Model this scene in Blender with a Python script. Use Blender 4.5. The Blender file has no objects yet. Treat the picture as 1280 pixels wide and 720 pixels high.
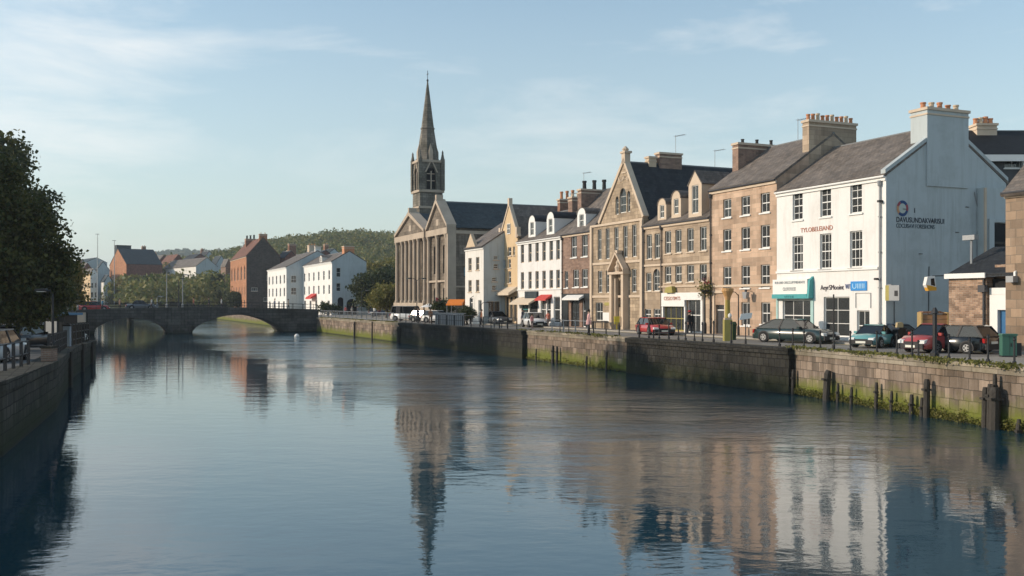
import bpy, bmesh, math, random
import numpy as np
from mathutils import Vector, Matrix
random.seed(7); rng = np.random.default_rng(11)
R = math.radians
scene = bpy.context.scene
COL = scene.collection

# ------------------------------------------------------------------ camera
EYE = 2.35; HOR = 378.0; F = 1229.0; WATER = -2.15
cam_d = bpy.data.cameras.new('camera'); cam = bpy.data.objects.new('camera', cam_d); COL.objects.link(cam)
cam.location = (0, 0, EYE); cam.rotation_euler = (R(90), 0, 0)
cam_d.sensor_width = 36; cam_d.lens = 36*F/1280; cam_d.shift_y = (HOR-360)/1280
cam_d.clip_start = .1; cam_d.clip_end = 9000
scene.camera = cam
# ------------------------------------------------------------------ world
SUN_EL = 20.0; SUN_AZ = 180.0+1.5        # direction to the sun, degrees from +x counter-clockwise
world = bpy.data.worlds.new('World'); scene.world = world; world.use_nodes = True
nt = world.node_tree; nt.nodes.clear()
wo = nt.nodes.new('ShaderNodeOutputWorld'); bg = nt.nodes.new('ShaderNodeBackground')
sky = nt.nodes.new('ShaderNodeTexSky'); sky.sky_type = 'NISHITA'; sky.sun_disc = False
sky.sun_elevation = R(SUN_EL); sky.sun_rotation = R(90-SUN_AZ)
sky.altitude = 0; sky.air_density = 1.0; sky.dust_density = 0.6; sky.ozone_density = 1.6
bg.inputs['Strength'].default_value = .15
# thin cirrus: stretched noise on the sky direction
tc = nt.nodes.new('ShaderNodeTexCoord'); mp = nt.nodes.new('ShaderNodeMapping')
mp.inputs['Scale'].default_value = (2.0, 2.0, 9.0); mp.inputs['Rotation'].default_value = (0, R(9), R(20))
nz = nt.nodes.new('ShaderNodeTexNoise'); nz.inputs['Scale'].default_value = 1.7; nz.inputs['Detail'].default_value = 9; nz.inputs['Roughness'].default_value = .62
nz.inputs['Distortion'].default_value = .35
cr = nt.nodes.new('ShaderNodeValToRGB'); cr.color_ramp.elements[0].position = .50; cr.color_ramp.elements[1].position = .80
nz2 = nt.nodes.new('ShaderNodeTexNoise'); nz2.inputs['Scale'].default_value = 1.1; nz2.inputs['Detail'].default_value = 2
cr2 = nt.nodes.new('ShaderNodeValToRGB'); cr2.color_ramp.elements[0].position = .36; cr2.color_ramp.elements[1].position = .60
mul = nt.nodes.new('ShaderNodeMath'); mul.operation = 'MULTIPLY'
mul2 = nt.nodes.new('ShaderNodeMath'); mul2.operation = 'MULTIPLY'; mul2.inputs[1].default_value = .7
mix = nt.nodes.new('ShaderNodeMixRGB'); mix.inputs[2].default_value = (5.6, 5.5, 5.3, 1)
L = nt.links.new
L(tc.outputs['Generated'], mp.inputs[0]); L(mp.outputs[0], nz.inputs[0]); 
# a denser bank of cirrus stands in the north-west (upper left of the view)
dt = nt.nodes.new('ShaderNodeVectorMath'); dt.operation = 'DOT_PRODUCT'; dt.inputs[1].default_value = Vector((-.50, .86, .30)).normalized()
nrmz = nt.nodes.new('ShaderNodeVectorMath'); nrmz.operation = 'NORMALIZE'; L(tc.outputs['Generated'], nrmz.inputs[0]); L(nrmz.outputs[0], dt.inputs[0])
bk = nt.nodes.new('ShaderNodeMapRange'); bk.interpolation_type = 'SMOOTHSTEP'; bk.inputs[1].default_value = .962; bk.inputs[2].default_value = .999; bk.inputs[3].default_value = 0; bk.inputs[4].default_value = .15; L(dt.outputs['Value'], bk.inputs[0])
nadd = nt.nodes.new('ShaderNodeMath'); nadd.operation = 'ADD'; L(nz.outputs['Fac'], nadd.inputs[0]); L(bk.outputs[0], nadd.inputs[1]); L(nadd.outputs[0], cr.inputs[0])
L(tc.outputs['Generated'], nz2.inputs[0]); L(nz2.outputs['Fac'], cr2.inputs[0])
L(cr.outputs[0], mul.inputs[0]); L(cr2.outputs[0], mul.inputs[1]); L(mul.outputs[0], mul2.inputs[0]); L(mul2.outputs[0], mix.inputs[0])
# pale haze veil, stronger towards the horizon
sz = nt.nodes.new('ShaderNodeSeparateXYZ'); L(tc.outputs['Generated'], sz.inputs[0])
vr = nt.nodes.new('ShaderNodeMapRange'); vr.inputs[1].default_value = 0; vr.inputs[2].default_value = .32; vr.inputs[3].default_value = .72; vr.inputs[4].default_value = .14; L(sz.outputs['Z'], vr.inputs[0])
veil = nt.nodes.new('ShaderNodeMixRGB'); veil.inputs[2].default_value = (3.3, 3.55, 3.4, 1); L(vr.outputs[0], veil.inputs[0]); tint = nt.nodes.new('ShaderNodeMixRGB'); tint.blend_type = 'MULTIPLY'; tint.inputs[0].default_value = 1; tint.inputs[2].default_value = (.95, 1.02, .96, 1); L(sky.outputs[0], tint.inputs[1]); L(tint.outputs[0], veil.inputs[1])
L(veil.outputs[0], mix.inputs[1]); L(mix.outputs[0], bg.inputs[0]); L(bg.outputs[0], wo.inputs[0])
# ------------------------------------------------------------------ sun
sd = bpy.data.lights.new('sun', 'SUN'); sun = bpy.data.objects.new('sun', sd); COL.objects.link(sun)
sd.energy = 3.05; sd.angle = R(.6); sd.color = (1.0, .84, .67)
sv = Vector((math.cos(R(SUN_AZ))*math.cos(R(SUN_EL)), math.sin(R(SUN_AZ))*math.cos(R(SUN_EL)), math.sin(R(SUN_EL))))
sun.rotation_euler = sv.to_track_quat('Z', 'Y').to_euler()
scene.view_settings.view_transform = 'Standard'; scene.view_settings.look = 'None'
scene.view_settings.exposure = .43; scene.view_settings.gamma = 1; scene.view_settings.use_curve_mapping = False
scene.render.engine = 'CYCLES'
scene.cycles.max_bounces = 6; scene.cycles.transparent_max_bounces = 12; scene.cycles.volume_bounces = 0

# ------------------------------------------------------------------ frames
OX, OY = 13.8, 48.5                       # a point of the right quay edge
DX, DY = -.3955, .9185; NX, NY = .9185, .3955
ANG = math.atan2(-DY, -DX)                # local x = along the street towards the camera, y = away from the river
def W(s, t, z=0): return Vector((OX - s*DX + t*NX, OY - s*DY + t*NY, z))
def S(px, t):                             # where a sight line meets the street line t metres from the quay
    r = (px-640)/F
    return -(OX+t*NX-r*(OY+t*NY))/(r*DY-DX)
def depth(s, t): return OY - s*DY + t*NY
def Zs(px, py, t): return EYE+(HOR-py)*depth(S(px, t), t)/F
def T(px, s):                             # t where a sight line meets the cross line s
    r = (px-640)/F
    X0 = OX-s*DX; Y0 = OY-s*DY
    return (r*Y0-X0)/(NX-r*NY)
def P(px, Y): return (px-640)/F*Y
def Zp(py, Y): return EYE+(HOR-py)*Y/F

# ------------------------------------------------------------------ materials
MATS = {}
def newmat(name):
    m = bpy.data.materials.new(name); m.use_nodes = True; n = m.node_tree; n.nodes.clear()
    o = n.nodes.new('ShaderNodeOutputMaterial'); b = n.nodes.new('ShaderNodeBsdfPrincipled'); n.links.new(b.outputs[0], o.inputs[0])
    return m, n, b
def nd(n, t, **k):
    x = n.nodes.new(t)
    for a, v in k.items():
        if a.startswith('i_'): x.inputs[int(a[2:]) if a[2:].isdigit() else a[2:].replace('_', ' ')].default_value = v
        else: setattr(x, a, v)
    return x
def c4(c): return (c[0], c[1], c[2], 1)
def plain(name, col, rough=.6, metal=0, var=.12, scale=3.0, spec=.4, bump=0.0, bscale=30):
    if name in MATS: return MATS[name]
    m, n, b = newmat(name); b.inputs['Roughness'].default_value = rough; b.inputs['Metallic'].default_value = metal
    b.inputs['Specular IOR Level'].default_value = spec
    t = nd(n, 'ShaderNodeTexCoord'); z = nd(n, 'ShaderNodeTexNoise', i_Scale=scale, i_Detail=5.0)
    n.links.new(t.outputs['Object'], z.inputs[0])
    h = nd(n, 'ShaderNodeMixRGB', i_1=c4([x*(1-var) for x in col]), i_2=c4([min(1, x*(1+var)) for x in col]))
    n.links.new(z.outputs['Fac'], h.inputs[0]); n.links.new(h.outputs[0], b.inputs['Base Color'])
    if bump:
        z2 = nd(n, 'ShaderNodeTexNoise', i_Scale=bscale, i_Detail=4.0); n.links.new(t.outputs['Object'], z2.inputs[0])
        bp = nd(n, 'ShaderNodeBump', i_Strength=bump, i_Distance=.05); n.links.new(z2.outputs['Fac'], bp.inputs['Height']); n.links.new(bp.outputs[0], b.inputs['Normal'])
    MATS[name] = m; return m
def masonry(name, c1, c2, mortar, bw=.5, bh=.22, msize=.012, stain=(.5, .45, .4), stainamt=.4, bump=.4, algae=None, rough=.9, mix2=.35, wobble=.06, third=0):
    """coursed stone or brick on metric UVs: per-block colour, joints, large stains, optional algae towards the waterline"""
    if name in MATS: return MATS[name]
    m, n, b = newmat(name); b.inputs['Roughness'].default_value = rough; b.inputs['Specular IOR Level'].default_value = .25
    uv = nd(n, 'ShaderNodeUVMap'); geo = nd(n, 'ShaderNodeNewGeometry')
    wob = nd(n, 'ShaderNodeTexNoise', i_Scale=1.3, i_Detail=2.0); n.links.new(uv.outputs[0], wob.inputs[0])
    sub = nd(n, 'ShaderNodeVectorMath', operation='SCALE'); n.links.new(wob.outputs['Color'], sub.inputs[0]); sub.inputs['Scale'].default_value = wobble
    add = nd(n, 'ShaderNodeVectorMath', operation='ADD'); n.links.new(uv.outputs[0], add.inputs[0]); n.links.new(sub.outputs[0], add.inputs[1])
    br = nd(n, 'ShaderNodeTexBrick', i_Color1=c4(c1), i_Color2=c4(c2), i_Mortar=c4(mortar), i_Scale=1.0)
    br.inputs['Mortar Size'].default_value = msize; br.inputs['Brick Width'].default_value = bw; br.inputs['Row Height'].default_value = bh
    br.inputs['Mortar Smooth'].default_value = .3; br.offset = .5; br.squash = 1.0
    n.links.new(add.outputs[0], br.inputs[0])
    br2 = nd(n, 'ShaderNodeTexBrick', i_Color1=(0, 0, 0, 1), i_Color2=(1, 1, 1, 1), i_Mortar=(.5, .5, .5, 1), i_Scale=1.0)
    br2.inputs['Mortar Size'].default_value = 0; br2.inputs['Brick Width'].default_value = bw*1.73; br2.inputs['Row Height'].default_value = bh*2
    n.links.new(add.outputs[0], br2.inputs[0])
    hs = nd(n, 'ShaderNodeMixRGB', blend_type='MULTIPLY', i_0=mix2); n.links.new(br.outputs['Color'], hs.inputs[1]); n.links.new(br2.outputs['Color'], hs.inputs[2])
    if third:      # stones of unequal length: a second, narrower bond tints some of them
        br3 = nd(n, 'ShaderNodeTexBrick', i_Color1=(.35, .33, .3, 1), i_Color2=(1.0, 1.0, 1.0, 1), i_Mortar=(.3, .28, .25, 1), i_Scale=1.0); br3.offset = .37; br3.squash = .6; br3.squash_frequency = 3
        br3.inputs['Mortar Size'].default_value = msize*.5; br3.inputs['Brick Width'].default_value = bw*.58; br3.inputs['Row Height'].default_value = bh; n.links.new(add.outputs[0], br3.inputs[0])
        h3 = nd(n, 'ShaderNodeMixRGB', blend_type='MULTIPLY', i_0=third); n.links.new(hs.outputs[0], h3.inputs[1]); n.links.new(br3.outputs['Color'], h3.inputs[2]); hs = h3
    z = nd(n, 'ShaderNodeTexNoise', i_Scale=.45, i_Detail=7.0, i_Roughness=.65); n.links.new(geo.outputs['Position'], z.inputs[0])
    ra = nd(n, 'ShaderNodeMapRange', i_1=.42, i_2=.72, i_3=0.0, i_4=stainamt); n.links.new(z.outputs['Fac'], ra.inputs[0])
    st = nd(n, 'ShaderNodeMixRGB', blend_type='MULTIPLY', i_2=c4(stain)); n.links.new(ra.outputs[0], st.inputs[0]); n.links.new(hs.outputs[0], st.inputs[1])
    # vertical run-off streaks
    mp = nd(n, 'ShaderNodeMapping'); mp.inputs['Scale'].default_value = (2.2, .16, 1); n.links.new(uv.outputs[0], mp.inputs[0])
    z3 = nd(n, 'ShaderNodeTexNoise', i_Scale=1.0, i_Detail=5.0, i_Roughness=.6); n.links.new(mp.outputs[0], z3.inputs[0])
    ra3 = nd(n, 'ShaderNodeMapRange', i_1=.48, i_2=.75, i_3=0.0, i_4=stainamt*.9); n.links.new(z3.outputs['Fac'], ra3.inputs[0])
    st3 = nd(n, 'ShaderNodeMixRGB', blend_type='MULTIPLY', i_2=c4([x*.8 for x in stain])); n.links.new(ra3.outputs[0], st3.inputs[0]); n.links.new(st.outputs[0], st3.inputs[1])
    fin = st3
    if algae:
        sx = nd(n, 'ShaderNodeSeparateXYZ'); n.links.new(geo.outputs['Position'], sx.inputs[0])
        zn = nd(n, 'ShaderNodeTexNoise', i_Scale=.9, i_Detail=6.0, i_Roughness=.7); n.links.new(geo.outputs['Position'], zn.inputs[0])
        ad = nd(n, 'ShaderNodeMath', operation='MULTIPLY_ADD', i_1=-1.5, i_2=.75); n.links.new(zn.outputs['Fac'], ad.inputs[0])
        a2 = nd(n, 'ShaderNodeMath', operation='ADD'); n.links.new(ad.outputs[0], a2.inputs[0]); n.links.new(sx.outputs['Z'], a2.inputs[1])
        for lo, hi, colr, am in ((algae[0], algae[1], algae[2], .95), (-2.15, -1.93, (.02, .022, .016), .95)):
            mr = nd(n, 'ShaderNodeMapRange', i_1=lo, i_2=hi, i_3=am, i_4=0.0); n.links.new((a2 if lo != -2.15 else sx).outputs[0 if lo != -2.15 else 'Z'], mr.inputs[0])
            ag = nd(n, 'ShaderNodeMixRGB', i_2=c4(colr)); n.links.new(mr.outputs[0], ag.inputs[0]); n.links.new(fin.outputs[0], ag.inputs[1]); fin = ag
    n.links.new(fin.outputs[0], b.inputs['Base Color'])
    z2 = nd(n, 'ShaderNodeTexNoise', i_Scale=9.0, i_Detail=6.0); n.links.new(geo.outputs['Position'], z2.inputs[0])
    hm = nd(n, 'ShaderNodeMath', operation='MULTIPLY_ADD', i_1=-1.6); n.links.new(br.outputs['Fac'], hm.inputs[0]); n.links.new(z2.outputs['Fac'], hm.inputs[2])
    bp = nd(n, 'ShaderNodeBump', i_Strength=bump, i_Distance=.03); n.links.new(hm.outputs[0], bp.inputs['Height']); n.links.new(bp.outputs[0], b.inputs['Normal'])
    MATS[name] = m; return m
def painted(name, col, dirt=(.45, .42, .36), amt=.35, rough=.75):
    """painted render: faint patches, rain streaks, dirt near the ground"""
    if name in MATS: return MATS[name]
    m, n, b = newmat(name); b.inputs['Roughness'].default_value = rough; b.inputs['Specular IOR Level'].default_value = .2
    uv = nd(n, 'ShaderNodeUVMap'); geo = nd(n, 'ShaderNodeNewGeometry')
    mp = nd(n, 'ShaderNodeMapping'); mp.inputs['Scale'].default_value = (1.6, .13, 1); n.links.new(uv.outputs[0], mp.inputs[0])
    z = nd(n, 'ShaderNodeTexNoise', i_Scale=1.6, i_Detail=7.0, i_Roughness=.62); n.links.new(mp.outputs[0], z.inputs[0])
    ra = nd(n, 'ShaderNodeMapRange', i_1=.5, i_2=.8, i_3=0.0, i_4=amt); n.links.new(z.outputs['Fac'], ra.inputs[0])
    z2 = nd(n, 'ShaderNodeTexNoise', i_Scale=.5, i_Detail=6.0, i_Roughness=.7); n.links.new(geo.outputs['Position'], z2.inputs[0])
    ra2 = nd(n, 'ShaderNodeMapRange', i_1=.5, i_2=.75, i_3=0.0, i_4=amt*.7); n.links.new(z2.outputs['Fac'], ra2.inputs[0])
    sx = nd(n, 'ShaderNodeSeparateXYZ'); n.links.new(geo.outputs['Position'], sx.inputs[0])
    zl = nd(n, 'ShaderNodeMapRange', i_1=0.0, i_2=.7, i_3=amt*.8, i_4=0.0); n.links.new(sx.outputs['Z'], zl.inputs[0])
    cur = None
    for k in (ra, ra2, zl):
        x = nd(n, 'ShaderNodeMixRGB', blend_type='MULTIPLY', i_2=c4(dirt)); n.links.new(k.outputs[0], x.inputs[0])
        if cur is None: x.inputs[1].default_value = c4(col)
        else: n.links.new(cur.outputs[0], x.inputs[1])
        cur = x
    n.links.new(cur.outputs[0], b.inputs['Base Color'])
    z4 = nd(n, 'ShaderNodeTexNoise', i_Scale=2.5, i_Detail=8.0, i_Roughness=.7); n.links.new(geo.outputs['Position'], z4.inputs[0])
    bp = nd(n, 'ShaderNodeBump', i_Strength=.25, i_Distance=.03); n.links.new(z4.outputs['Fac'], bp.inputs['Height']); n.links.new(bp.outputs[0], b.inputs['Normal'])
    MATS[name] = m; return m
def slate(name, c1, c2, bw=.3, bh=.22, lichen=(.25, .2, .1), la=.3):
    return masonry(name, c1, c2, [x*.4 for x in c1], bw, bh, .012, lichen, la, .5, rough=.7, mix2=.3)
def glassmat(name, tint=(.02, .025, .03), tr=.45):
    if name in MATS: return MATS[name]
    m, n, b = newmat(name); b.inputs['Roughness'].default_value = .04; b.inputs['Base Color'].default_value = c4(tint); b.inputs['Specular IOR Level'].default_value = .7; b.inputs['IOR'].default_value = 1.9 if name == 'window_glass' else 1.5
    z = nd(n, 'ShaderNodeTexNoise', i_Scale=1.1, i_Detail=1.0); t = nd(n, 'ShaderNodeTexCoord'); n.links.new(t.outputs['Object'], z.inputs[0])
    bp = nd(n, 'ShaderNodeBump', i_Strength=.15, i_Distance=.02); n.links.new(z.outputs['Fac'], bp.inputs['Height']); n.links.new(bp.outputs[0], b.inputs['Normal'])
    tb = nd(n, 'ShaderNodeBsdfTransparent', i_Color=(.85, .88, .87, 1)); fr = nd(n, 'ShaderNodeFresnel', i_IOR=1.5)
    ad = nd(n, 'ShaderNodeMath', operation='ADD', i_1=1-tr, use_clamp=True); n.links.new(fr.outputs[0], ad.inputs[0])
    mx = nd(n, 'ShaderNodeMixShader'); n.links.new(ad.outputs[0], mx.inputs[0]); n.links.new(tb.outputs[0], mx.inputs[1]); n.links.new(b.outputs[0], mx.inputs[2])
    n.links.new(mx.outputs[0], [x for x in n.nodes if x.type == 'OUTPUT_MATERIAL'][0].inputs[0])
    MATS[name] = m; return m
def foliage(name, c1, c2, c3=None):
    if name in MATS: return MATS[name]
    m, n, b = newmat(name); b.inputs['Roughness'].default_value = .6; b.inputs['Specular IOR Level'].default_value = .25
    geo = nd(n, 'ShaderNodeNewGeometry'); z = nd(n, 'ShaderNodeTexNoise', i_Scale=.35, i_Detail=4.0); n.links.new(geo.outputs['Position'], z.inputs[0])
    r1 = nd(n, 'ShaderNodeValToRGB'); r1.color_ramp.elements[0].position = .35; r1.color_ramp.elements[1].position = .65
    r1.color_ramp.elements[0].color = c4(c1); r1.color_ramp.elements[1].color = c4(c2); n.links.new(z.outputs['Fac'], r1.inputs[0])
    mr = nd(n, 'ShaderNodeMixRGB', i_0=.3, i_2=c4(c3 or c2)); n.links.new(r1.outputs[0], mr.inputs[1]); n.links.new(geo.outputs['Random Per Island'], mr.inputs[0])
    n.links.new(mr.outputs[0], b.inputs['Base Color'])
    tl = nd(n, 'ShaderNodeBsdfTranslucent'); n.links.new(mr.outputs[0], tl.inputs[0])
    mx = nd(n, 'ShaderNodeMixShader', i_0=.3); n.links.new(b.outputs[0], mx.inputs[1]); n.links.new(tl.outputs[0], mx.inputs[2])
    n.links.new(mx.outputs[0], [x for x in n.nodes if x.type == 'OUTPUT_MATERIAL'][0].inputs[0])
    MATS[name] = m; return m

# ------------------------------------------------------------------ mesh builder
class MB:
    def __init__(s): s.v = []; s.f = []; s.m = []; s.mats = []; s.cur = 0
    def mat(s, m):
        if m not in s.mats: s.mats.append(m)
        s.cur = s.mats.index(m); return s
    def face(s, pts):
        i = len(s.v); s.v += [tuple(p) for p in pts]; s.f.append(tuple(range(i, i+len(pts)))); s.m.append(s.cur)
    def box(s, x0, x1, y0, y1, z0, z1):
        if x0 > x1: x0, x1 = x1, x0
        if y0 > y1: y0, y1 = y1, y0
        i = len(s.v)
        s.v += [(x0,y0,z0),(x1,y0,z0),(x1,y1,z0),(x0,y1,z0),(x0,y0,z1),(x1,y0,z1),(x1,y1,z1),(x0,y1,z1)]
        for q in ((0,3,2,1),(4,5,6,7),(0,1,5,4),(1,2,6,5),(2,3,7,6),(3,0,4,7)):
            s.f.append(tuple(i+k for k in q)); s.m.append(s.cur)
        return s
    def prism(s, poly, a0, a1, axis='y'):
        """closed 2-D polygon extruded between a0 and a1 along axis; poly in the other two coordinates"""
        def p(q, a): return (q[0], a, q[1]) if axis == 'y' else (a, q[0], q[1]) if axis == 'x' else (q[0], q[1], a)
        n = len(poly); i = len(s.v)
        s.v += [p(q, a0) for q in poly]+[p(q, a1) for q in poly]
        s.f.append(tuple(range(i, i+n))); s.m.append(s.cur); s.f.append(tuple(range(i+2*n-1, i+n-1, -1))); s.m.append(s.cur)
        for k in range(n):
            s.f.append((i+k, i+n+k, i+n+(k+1) % n, i+(k+1) % n)); s.m.append(s.cur)
        return s
    def tube(s, pts, rad, n=8, cap=True):
        pts = [Vector(p) for p in pts]; rad = rad if isinstance(rad, (list, tuple)) else [rad]*len(pts)
        i0 = len(s.v)
        for k, p in enumerate(pts):
            d = (pts[min(k+1, len(pts)-1)]-pts[max(k-1, 0)]).normalized()
            a = d.cross(Vector((0, 0, 1)) if abs(d.z) < .9 else Vector((1, 0, 0))).normalized(); b = d.cross(a)
            for j in range(n):
                t = 2*math.pi*j/n; q = p+(a*math.cos(t)+b*math.sin(t))*rad[k]; s.v.append(tuple(q))
        for k in range(len(pts)-1):
            for j in range(n):
                a0 = i0+k*n+j; a1 = i0+k*n+(j+1) % n; s.f.append((a0, a1, a1+n, a0+n)); s.m.append(s.cur)
        if cap:
            s.f.append(tuple(range(i0+n-1, i0-1, -1))); s.m.append(s.cur)
            e = i0+(len(pts)-1)*n; s.f.append(tuple(range(e, e+n))); s.m.append(s.cur)
        return s
    def lathe(s, prof, cx=0, cy=0, n=12):
        i0 = len(s.v)
        for r, z in prof:
            for j in range(n):
                t = 2*math.pi*(j+.5)/n; s.v.append((cx+r*math.cos(t), cy+r*math.sin(t), z))
        for k in range(len(prof)-1):
            for j in range(n):
                a0 = i0+k*n+j; a1 = i0+k*n+(j+1) % n; s.f.append((a0, a1, a1+n, a0+n)); s.m.append(s.cur)
        e = i0+(len(prof)-1)*n
        s.f.append(tuple(range(i0+n-1, i0-1, -1))); s.m.append(s.cur); s.f.append(tuple(range(e, e+n))); s.m.append(s.cur)
        return s
    def mesh(s, name, smooth=False):
        me = bpy.data.meshes.new(name); me.from_pydata(s.v, [], s.f)
        for m in s.mats: me.materials.append(m)
        me.polygons.foreach_set('material_index', s.m)
        ul = me.uv_layers.new(name='UVMap'); me.update()
        uv = np.zeros((len(me.loops), 2))
        for p in me.polygons:
            nx, ny, nzz = p.normal
            for li in p.loop_indices:
                x, y, z = me.vertices[me.loops[li].vertex_index].co
                h = math.sqrt(max(1e-6, 1-nzz*nzz))
                if abs(nzz) > .92: u = (x, y)
                elif abs(ny) >= abs(nx): u = (x, z/h)
                else: u = (y, z/h)
                uv[li] = u
        ul.data.foreach_set('uv', uv.ravel())
        if smooth: me.polygons.foreach_set('use_smooth', [True]*len(me.polygons))
        return me
    def build(s, name, parent=None, loc=None, rot=0, smooth=False):
        o = bpy.data.objects.new(name, s.mesh(name, smooth)); COL.objects.link(o)
        if parent: o.parent = parent
        if loc is not None: o.location = loc
        if rot: o.rotation_euler = (0, 0, rot)
        return o
def tag(o, label=None, cat=None, group=None, kind=None):
    if label: o['label'] = label
    if cat: o['category'] = cat
    if group: o['group'] = group
    if kind: o['kind'] = kind
    return o
def empty(name, loc, rot=0, label=None, cat=None, group=None):
    o = bpy.data.objects.new(name, None); COL.objects.link(o); o.location = loc; o.rotation_euler = (0, 0, rot); o.empty_display_size = .3
    return tag(o, label, cat, group)
def inst(me, name, parent=None, loc=(0, 0, 0), rot=0):
    o = bpy.data.objects.new(name, me); COL.objects.link(o); o.location = loc; o.rotation_euler = (0, 0, rot)
    if parent: o.parent = parent
    return o
def copy_tree(o, parent=None):
    c = o.copy(); COL.objects.link(c); c.parent = parent
    for ch in [x for x in o.children]: copy_tree(ch, c)
    return c
def lettering(text, size, m, parent, x, y, z, rotz=0, width=None, name='lettering'):
    cu = bpy.data.curves.new('lettering', 'FONT'); cu.body = text; cu.size = size; cu.extrude = .008; cu.align_x = 'LEFT'
    o = bpy.data.objects.new('tmp', cu); COL.objects.link(o)
    dg = bpy.context.evaluated_depsgraph_get(); me = bpy.data.meshes.new_from_object(o.evaluated_get(dg)); bpy.data.objects.remove(o)
    w = max(v.co.x for v in me.vertices)
    k = (width/w) if width else 1
    for v in me.vertices: v.co = Vector((v.co.x*k, -v.co.z, v.co.y))
    me.materials.clear(); me.materials.append(m)
    return inst(me, name, parent, (x, y, z), rotz)

# palette
M_white = painted('white_render', (.74, .725, .70), amt=.35)
M_white2 = painted('cream_render', (.74, .71, .66), amt=.4)
M_whiteg = painted('shade_tinted_render', (.44, .485, .495), amt=.5)  # white render with the blue shade of the gables mixed into its colour
M_yellow = painted('ochre_render', (.62, .46, .28), amt=.4)
M_trim = plain('white_trim', (.76, .75, .72), .5, var=.06)
M_stone_b2 = masonry('pink_sandstone', (.66, .47, .34), (.50, .36, .26), (.5, .4, .3), .62, .3, .012, (.62, .55, .48), .4)
M_stone_b3 = masonry('buff_sandstone', (.56, .44, .32), (.44, .34, .25), (.34, .27, .2), .7, .32, .01, (.55, .5, .45), .4)
M_stone_b4 = masonry('gothic_sandstone', (.56, .44, .31), (.40, .31, .22), (.28, .22, .17), .55, .28, .014, (.5, .45, .4), .42)
M_stone_r = masonry('rubble_sandstone', (.5, .36, .25), (.30, .225, .165), (.3, .24, .18), .62, .42, .02, (.5, .45, .4), .5, mix2=.4)
M_ashlar = plain('dressed_stone', (.56, .45, .34), .85, var=.18, scale=1.2, bump=.2)
M_church = masonry('church_stone', (.30, .25, .195), (.21, .175, .14), (.12, .10, .08), .8, .38, .015, (.35, .32, .3), .75)
M_churchd = plain('church_trim', (.41, .335, .26), .9, var=.3, scale=.8, bump=.3, bscale=6)
M_spire = masonry('spire_stone', (.28, .25, .21), (.2, .18, .155), (.12, .11, .09), .6, .35, .02, (.35, .38, .3), .8)
M_brick = masonry('red_brick', (.36, .17, .1), (.27, .13, .085), (.35, .28, .22), .24, .085, .01, (.5, .4, .35), .4)
M_brickpink = masonry('old_brown_brick', (.36, .22, .16), (.28, .175, .13), (.36, .3, .25), .25, .085, .012, (.5, .42, .36), .4)
M_brickorange = masonry('orange_brick', (.55, .24, .12), (.45, .2, .1), (.4, .3, .22), .25, .09, .01, (.6, .45, .4), .35)
M_brickold = masonry('mottled_brick', (.52, .34, .23), (.3, .19, .13), (.42, .35, .28), .26, .1, .014, (.6, .5, .45), .4, mix2=.5)
M_slate = slate('grey_brown_slate', (.25, .21, .18), (.17, .15, .135), la=.4)
M_slated = slate('dark_slate', (.045, .05, .055), (.03, .033, .04), la=.15)
M_slateb = slate('blue_slate', (.05, .07, .08), (.035, .05, .06), la=.1)
M_tile = slate('red_clay_tile', (.26, .11, .065), (.18, .08, .05))
M_dark = plain('dark_room', (.012, .013, .015), .9)
M_curt = plain('net_curtain', (.62, .60, .56), .9, var=.1)
M_frame = plain('sash_paint', (.66, .65, .61), .5, var=.1)
M_framed = plain('dark_frame_paint', (.05, .05, .055), .5)
M_glass = glassmat('window_glass', (.075, .08, .084), .68)
M_glassd = glassmat('car_glass', (.01, .012, .014), .12)
M_iron = plain('black_iron', (.02, .02, .022), .55, var=.3)
M_grey = plain('galvanised_grey', (.3, .31, .32), .45, .3)
M_pot = plain('terracotta_pot', (.5, .22, .11), .8, var=.25)
M_potb = plain('buff_pot', (.55, .43, .3), .8, var=.2)
M_potd = plain('black_pot', (.03, .03, .03), .8, var=.2)
M_lead = plain('lead_flashing', (.16, .17, .18), .6)
M_pipe = plain('iron_downpipe', (.05, .05, .055), .6)
M_timber = plain('wet_timber', (.035, .03, .024), .7, var=.4, scale=5, bump=.4, bscale=12)
M_teal = plain('teal_paint', (.06, .32, .33), .5)
M_orange = plain('orange_canvas', (.75, .22, .03), .7)
M_red = plain('red_canvas', (.5, .05, .04), .7)
M_blue = plain('blue_panel', (.04, .25, .6), .4)
M_black = plain('black_shop_paint', (.014, .016, .018), .4)
M_ygreen = plain('mustard_paint', (.34, .29, .08), .5)
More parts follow.
